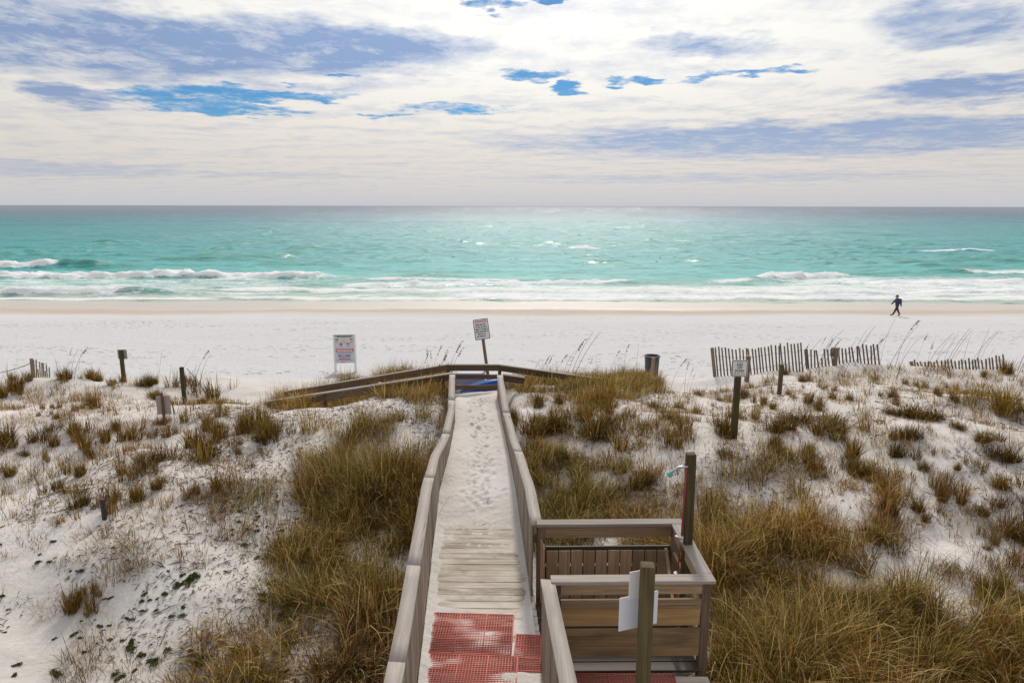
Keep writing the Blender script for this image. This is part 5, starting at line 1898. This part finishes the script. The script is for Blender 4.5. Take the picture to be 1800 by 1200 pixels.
GN = ['straw', 'gold', 'olive', 'green', 'brown', 'rust', 'dark']
dense('beach_grass', 'dense golden green arching grass along the left side of the boardwalk', [(560, 850), (640, 840), (770, 830), (770, 880), (760, 1180), (700, 1150), (640, 1075), (490, 1075), (490, 960), (530, 860)],
      44, 80, 0.72, GN, [1.8, 3.4, 3.4, 1.6, 2.2, 0.9, 2.0], 1001, wind=0.15, gapmin=-0.5, w=0.0033)
dense('beach_grass', 'shorter golden grass thinning out up the slope left of the boardwalk', [(560, 860), (545, 815), (600, 770), (650, 745), (785, 735), (800, 790), (770, 850)],
      26, 60, 0.46, GN, [1.8, 3.6, 3.2, 1.2, 2.2, 0.9, 1.4], 1017, w=0.0033)
dense('beach_grass', 'low dark scrub and dead stems running down to the bottom left', [(430, 880), (525, 890), (500, 1010), (470, 1060), (480, 1110), (440, 1230), (180, 1240), (190, 1180), (320, 1110), (390, 1050), (410, 960)],
      30, 26, 0.17, ['dark', 'brown', 'grey', 'green', 'olive'], [3, 3, 2, 1.2, 1], 1018, lean=1.0, w=0.0032, rad=0.2)
dense('beach_grass', 'dense golden grass filling the right foreground beside the shower stall', [(1236, 990), (1310, 975), (1400, 985), (1480, 1010), (1560, 1050), (1680, 1075), (1880, 1080), (1900, 1500), (1236, 1500)],
      58, 80, 0.80, GN, [2.0, 3.4, 2.8, 1.2, 2.6, 0.8, 2.2], 1002, wind=0.15, gapmin=-0.6, w=0.0033)
dense('beach_grass', 'dense mixed straw and green grass right of the boardwalk behind the shower stall', [(905, 805), (965, 790), (1060, 800), (1120, 825), (1215, 845), (1290, 865), (1280, 960), (1110, 990), (1085, 935), (1035, 930), (1020, 990), (930, 990)],
      38, 75, 0.60, GN, [2.8, 3.6, 3.0, 1.4, 2.2, 0.9, 0.4], 1003)
dense('beach_grass', 'brown green grass strip in front of the left ramp railing', [(478, 712), (560, 698), (780, 665), (790, 730), (735, 712), (640, 705), (560, 716), (500, 735)],
      34, 60, 0.62, GN, [1.2, 3.4, 2.8, 0.8, 2.4, 1.2, 0.8], 1004)
dense('beach_grass', 'brown green grass on the dune crest right of the boardwalk end', [(892, 690), (905, 668), (1040, 664), (1165, 668), (1170, 688), (1110, 695), (1060, 730), (1000, 705), (930, 712)],
      26, 60, 0.46, GN, [1.2, 3.4, 2.8, 0.8, 2.4, 1.2, 0.8], 1005)
dense('beach_grass', 'tangled dead brown grass beside the left railing in the foreground', [(705, 1075), (640, 1080), (600, 1130), (540, 1180), (520, 1290), (700, 1290)],
      60, 80, 0.70, ['grey', 'brown', 'straw', 'rust', 'dark', 'olive'], [1.2, 3, 1.2, 1.6, 3.6, 1.0], 1006, lean=0.75, curl=1.2, gapmin=-1)
dense('beach_grass', 'low brown and green tangle at the bottom left', [(480, 1090), (420, 1110), (330, 1150), (290, 1230), (470, 1290), (560, 1230), (520, 1120)],
      34, 60, 0.44, ['brown', 'gold', 'olive', 'rust', 'green', 'grey'], [2.4, 2, 2, 1.4, 1.4, 1.4], 1007, lean=0.8)
dense('beach_grass', 'sparse grey brown grass between the bare left dune and the tall grass', [(380, 870), (450, 850), (540, 840), (520, 900), (500, 1000), (430, 1000), (400, 960)],
      24, 45, 0.42, ['grey', 'brown', 'olive', 'green', 'gold'], [2.4, 2.4, 2, 1, 1.6], 1008, lean=0.75, w=0.003)
dense('beach_grass', 'brown tangled grass patch on the right dune below the small sign', [(1250, 830), (1340, 790), (1420, 800), (1440, 850), (1400, 870), (1300, 865)],
      22, 60, 0.42, ['grey', 'brown', 'gold', 'dark', 'straw', 'olive'], [1.8, 3, 2.6, 1, 1.8, 1.2], 1009, lean=0.65)
dense('beach_grass', 'broad golden brown grass patch in the middle of the right dune', [(1480, 850), (1510, 820), (1590, 830), (1600, 870), (1570, 900), (1500, 960), (1440, 990), (1430, 930), (1500, 890)],
      30, 70, 0.50, ['straw', 'gold', 'olive', 'brown', 'rust'], [2, 3.6, 2, 2.6, 1], 1010, lean=0.55)
dense('beach_grass', 'straw coloured grass behind the shower post', [(1230, 880), (1330, 885), (1400, 905), (1490, 965), (1500, 1000), (1260, 990)],
      36, 70, 0.58, GN, [3, 3.6, 1.8, 0.5, 2.4, 0.9, 1.0], 1011)
dense('beach_grass', 'dark brown bushy grass on the slope right of the boardwalk below its end', [(915, 745), (960, 720), (1050, 715), (1075, 745), (1050, 765), (960, 765)],
      22, 60, 0.42, ['brown', 'dark', 'gold', 'olive', 'grey'], [3, 2.4, 2.4, 2, 1.2], 1015)
dense('beach_grass', 'brown grass on the slope between the trash barrel and the dune sign', [(1140, 740), (1180, 722), (1200, 775), (1170, 790), (1130, 780)],
      18, 60, 0.40, ['brown', 'dark', 'gold', 'olive', 'grey'], [3, 2, 2.6, 2, 1.2], 1016)
dense('beach_grass', 'dry grass at the right edge of the dune', [(1740, 950), (1800, 900), (1860, 920), (1860, 1010), (1780, 1010)],
      12, 60, 0.42, ['straw', 'gold', 'brown', 'rust', 'dark'], [1.4, 3, 2.6, 1.4, 1], 1012, lean=0.6)


dense('beach_grass', 'scattered short dry shoots over the bare left dune', [(-80, 690), (380, 690), (520, 740), (480, 850), (380, 1000), (-80, 1050)],
      36, 12, 0.28, ['straw', 'gold', 'brown', 'rust', 'dark'], [0.6, 2.4, 3.4, 1.4, 2.4], 1013, rad=0.10, w=0.003)
dense('beach_grass', 'scattered short dry shoots over the open right dune', [(900, 740), (1250, 690), (1420, 655), (1880, 655), (1880, 980), (1500, 960), (1250, 860), (930, 860)],
      30, 13, 0.29, ['straw', 'gold', 'brown', 'rust', 'dark'], [0.6, 2.4, 3.4, 1.4, 2.4], 1014, rad=0.10, w=0.003)


# ------------------------------------------------------------------ sea oats
def build_oats():
    def stalk(seed, head):
        g = random.Random(seed)
        pts, rad_ = [], []
        b = g.uniform(0.10, 0.28)
        for i in range(9):
            s = i / 8
            pts.append(Vector((b * s + 0.16 * s ** 3, 0.03 * math.sin(s * 3 + seed), s * (1 - 0.05 * s))))
            rad_.append(0.0034 * (1 - 0.6 * s) + 0.0008)
        me = tube_mesh('stem', pts, rad_, 4, False)
        v = [tuple(q.co) for q in me.vertices]
        cols = [PAL['brown']] * len(v)
        quads = [tuple(p.vertices) for p in me.polygons]
        tris = []
        if head:
            for k in range(26):
                s = g.uniform(0.80, 1.02)
                i = min(7, int(s * 8))
                p = pts[i].lerp(pts[i + 1], s * 8 - i)
                a = g.uniform(0, 6.28)
                d = Vector((math.cos(a) * 0.5 + 0.5, math.sin(a) * 0.6, g.uniform(-0.7, 0.2))).normalized() * g.uniform(0.03, 0.06)
                sd = d.cross(Vector((0.3, 0.8, 0.2))).normalized() * 0.008
                b0 = len(v)
                v += [tuple(p), tuple(p + d * 0.5 + sd), tuple(p + d), tuple(p + d * 0.5 - sd)]
                quads.append((b0, b0 + 1, b0 + 2, b0 + 3))
                cols += [tuple(c * g.uniform(0.7, 1.3) for c in PAL['brown'])] * 4
        me2 = mesh_arrays('sea_oats', v, quads, tris or None, smooth=False)
        vcol(me2, 'col', np.array(cols))
        me2.materials.append(M_GRASS)
        return me2
    bare = [stalk(i, False) for i in range(3)]
    heads = [stalk(10 + i, True) for i in range(3)]
    rs = random.Random(8)

    def put(u, v, h, head, lab, grp, lean=None):
        x, y, z, t = hit(u, v)
        if y > 22:
            y = 19.5
            x = (u - 900) / FPX * 20
            z = gz(x, y)
            t = 20
        hm = h * t / FPX
        M = Matrix.Translation((x, y, z - 0.02)) @ Matrix.Rotation(rs.gauss(0, 0.5) if lean is None else lean, 4, 'Z') @ Matrix.Diagonal((hm * rs.uniform(.5, 1.3), hm, hm, 1)) 
        s = hm
        # stems keep their thickness: widen the cross section back for short or tall ones
        o = obj('sea_oats', rs.choice(heads if head else bare), None, None, M)
        tag(o, lab, 'sea oats', grp)
        PEND.append((o, 'seeded sea oats stalk' if head else 'thin bare sea oats stalk', x, y))
    L1 = 'dry sea oats stalk rising from the grass left of the boardwalk end'
    for u, v, h in ((738, 690, 70), (748, 680, 72), (756, 690, 88), (762, 675, 60), (770, 690, 82), (776, 700, 70), (782, 690, 95), (790, 680, 78), (728, 690, 52), (744, 700, 60), (765, 705, 95), (752, 705, 70)):
        put(u, v, h, True, L1, 'sea oats left of the boardwalk end')
    L2 = 'thin dry sea oats stalk on the crest right of the boardwalk end'
    for u, v, h in ((922, 665, 62), (935, 664, 60), (945, 664, 68), (952, 662, 72), (970, 665, 70), (992, 666, 96), (998, 668, 110), (1004, 668, 105), (985, 664, 80), (1030, 668, 40), (1070, 668, 58), (1095, 668, 66), (1120, 672, 72)):
        put(u, v, h, rs.random() < 0.4, L2, 'sea oats right of the boardwalk end')
    L3 = 'thin dry sea oats stalk standing by the right sand fences'
    for k in range(46):
        u = rs.uniform(1395, 1800)
        put(u, rs.uniform(640, 664), rs.uniform(45, 88), rs.random() < 0.25, L3, 'sea oats by the right sand fences', rs.gauss(0, 0.35))
    L4 = 'thin dry sea oats stalk on the left dune crest'
    for u, v, h in ((12, 672, 40), (24, 668, 48), (105, 668, 46), (112, 668, 52), (118, 668, 58), (125, 669, 60), (131, 669, 62), (138, 668, 50), (278, 672, 58), (340, 692, 80), (350, 690, 72), (336, 690, 58)):
        put(u, v, h, h > 45 and rs.random() < 0.5, L4, 'sea oats on the left dune crest')
    L5 = 'leaning dry sea oats stalk between the trash barrel and the sand fence'
    for u, v, h in ((1201, 692, 58), (1206, 693, 50), (1212, 690, 36), (1195, 690, 26), (1176, 694, 70)):
        put(u, v, h, True, L5, 'sea oats near the trash barrel')


build_oats()


# ------------------------------------------------------------------ small green plants and litter on the sand
def build_ground_plants():
    def plant(seed, n, r, h):
        g = np.random.default_rng(seed)
        a = g.uniform(0, 6.28, n)
        rr = r * np.sqrt(g.uniform(0, 1, n))
        zc = h * np.sqrt(np.clip(1 - (rr / r) ** 2, 0, 1)) * g.uniform(0.4, 1, n)
        sb = g.normal(0, r * 0.42, (5, 2))[g.choice(5, n)]
        c = np.stack([np.cos(a) * rr * 0.6 + sb[:, 0], np.sin(a) * rr * 0.6 + sb[:, 1], zc * 0.7], -1)
        u = g.normal(0, 1, (n, 3))
        u /= np.linalg.norm(u, axis=1)[:, None]
        w = np.cross(u, g.normal(0, 1, (n, 3)))
        w /= np.linalg.norm(w, axis=1)[:, None]
        L = g.uniform(0.008, 0.024, n)[:, None]
        V = np.stack([c - u * L, c + w * L * 0.5, c + u * L, c - w * L * 0.5], 1).reshape(-1, 3)
        q = np.arange(n * 4).reshape(-1, 4)
        me = mesh_arrays('ground_plant', V, q, smooth=False)
        base = np.array([[0.07, 0.12, 0.02], [0.04, 0.07, 0.018], [0.12, 0.16, 0.03], [0.09, 0.075, 0.035]])[g.choice(4, n)]
        vcol(me, 'col', np.repeat(base, 4, 0))
        me.materials.append(M_LEAF)
        return me
    vs = [plant(i, 150 + 30 * i, 0.07, 0.055) for i in range(5)]
    rs = random.Random(21)

    def put(u, v, s, lab, grp):
        x, y, z, t = hit(u, v)
        k = s * t / FPX / 0.14
        M = Matrix.Translation((x, y, z - 0.005)) @ Matrix.Rotation(rs.uniform(0, 6.28), 4, 'Z') @ Matrix.Diagonal((k * rs.uniform(0.8, 1.3), k, k, 1))
        o = obj('ground_plant', rs.choice(vs), None, None, M)
        tag(o, lab, 'plant', grp)
        PEND.append((o, 'low green leafy plant' if s > 7 else 'tiny green plant', x, y))
    S = 4.8
    lab1 = 'low dark green leafy plant on the sand, bottom left'
    for cx_, cy_, s in [(15, 45, 40), (450, 15, 46), (345, 125, 34), (335, 185, 52), (430, 185, 44), (470, 150, 26), (600, 265, 34), (680, 260, 50), (18, 475, 46), (885, 498, 38), (945, 485, 40), (1235, 455, 50), (1210, 515, 52), (1275, 505, 38),
                        (1335, 495, 36), (1400, 455, 60), (1215, 600, 44), (1320, 590, 36), (845, 725, 52), (925, 720, 40), (890, 762, 32), (640, 795, 54), (685, 828, 42), (465, 840, 40), (945, 845, 46), (1050, 850, 40), (1120, 858, 60),
                        (710, 952, 44), (155, 1060, 58), (125, 1138, 46), (480, 1140, 90), (1115, 915, 90), (1205, 970, 70), (1310, 1035, 110), (1145, 1100, 50), (1415, 930, 70), (70, 595, 34), (45, 785, 36), (945, 70, 34), (1370, 228, 28), (1425, 262, 28),
                        (685, 682, 28), (805, 672, 22), (1075, 660, 44), (1110, 672, 44), (990, 1130, 60), (1030, 1160, 70)]:
        put(cx_ / S, 950 + cy_ / S, s / S, lab1, 'green plants at the bottom left')
    lab2 = 'green leafy plant among dead grass left of the railing'
    for cx_, cy_, s in [(180, 270, 90), (60, 350, 80), (120, 320, 80), (95, 265, 40), (700, 450, 110), (900, 500, 110), (890, 610, 130), (545, 850, 130), (620, 870, 110), (850, 990, 110), (790, 860, 60), (240, 910, 120), (160, 850, 80), (100, 505, 40),
                        (110, 565, 55), (770, 325, 90), (25, 575, 50), (660, 1040, 110), (740, 1050, 110)]:
        put(300 + cx_ / 4.286, 950 + cy_ / 4.286, s / 4.286, lab2, 'green plants beside the left railing')
    lab3 = 'tiny green plant on the sand between bare dune and tall grass'
    for k in range(34):
        put(rs.uniform(400, 530), rs.uniform(845, 990), rs.uniform(5, 11), lab3, 'tiny green plants at the edge of the tall grass')

    # dry litter: stems, bits of leaf and bark strewn over the sand
    g = np.random.default_rng(77)
    n = 26000
    xl = np.concatenate([g.uniform(-7.5, -1.3, n // 2), g.uniform(0.5, 13, n // 2)])
    yl = np.concatenate([g.uniform(5.5, 16, n // 2), g.uniform(8.3, 18, n // 2)])
    dens = fbm(xl / 1.4, yl / 1.1, 301, 3) + 0.35 * np.exp(-((xl + 3.6) / 1.3) ** 2 - ((yl - 9) / 3.5) ** 2)
    ok = dens > 0.02
    ok &= ~((xl > bl(yl) - 0.2) & (xl < br(yl) + 0.2))
    xl, yl = xl[ok], yl[ok]
    n = len(xl)
    a = g.uniform(0, 6.28, n)
    L = g.uniform(0.015, 0.11, n) * np.where(g.uniform(0, 1, n) < 0.08, 2.6, 1)
    w = g.uniform(0.002, 0.006, n)
    dx, dy = np.cos(a), np.sin(a)
    z = ground(xl, yl)
    z2 = ground(xl + dx * L, yl + dy * L)
    V = np.zeros((n, 4, 3))
    V[:, 0] = np.stack([xl - dy * w, yl + dx * w, z + 0.004], -1)
    V[:, 1] = np.stack([xl + dy * w, yl - dx * w, z + 0.004], -1)
    V[:, 2] = np.stack([xl + dx * L, yl + dy * L, z2 + 0.006 + g.uniform(0, 0.03, n)], -1)
    V[:, 3] = np.stack([xl + dx * L * .5, yl + dy * L * .5, (z + z2) / 2 + 0.014 + g.uniform(0, 0.02, n)], -1)
    b0 = (np.arange(n) * 4)[:, None]
    tr = np.concatenate([b0 + np.array([[0, 1, 3]]), b0 + np.array([[1, 2, 3]]), b0 + np.array([[0, 3, 2]])])
    me = mesh_arrays('dry_litter', V.reshape(-1, 3), None, tr, smooth=False)
    me.materials.append(M_DEBRIS)
    o = obj('dry_litter', me)
    tag(o, 'dry stems and bits of dead leaf strewn over the dune sand', None, None, 'stuff')


build_ground_plants()

label_pending()
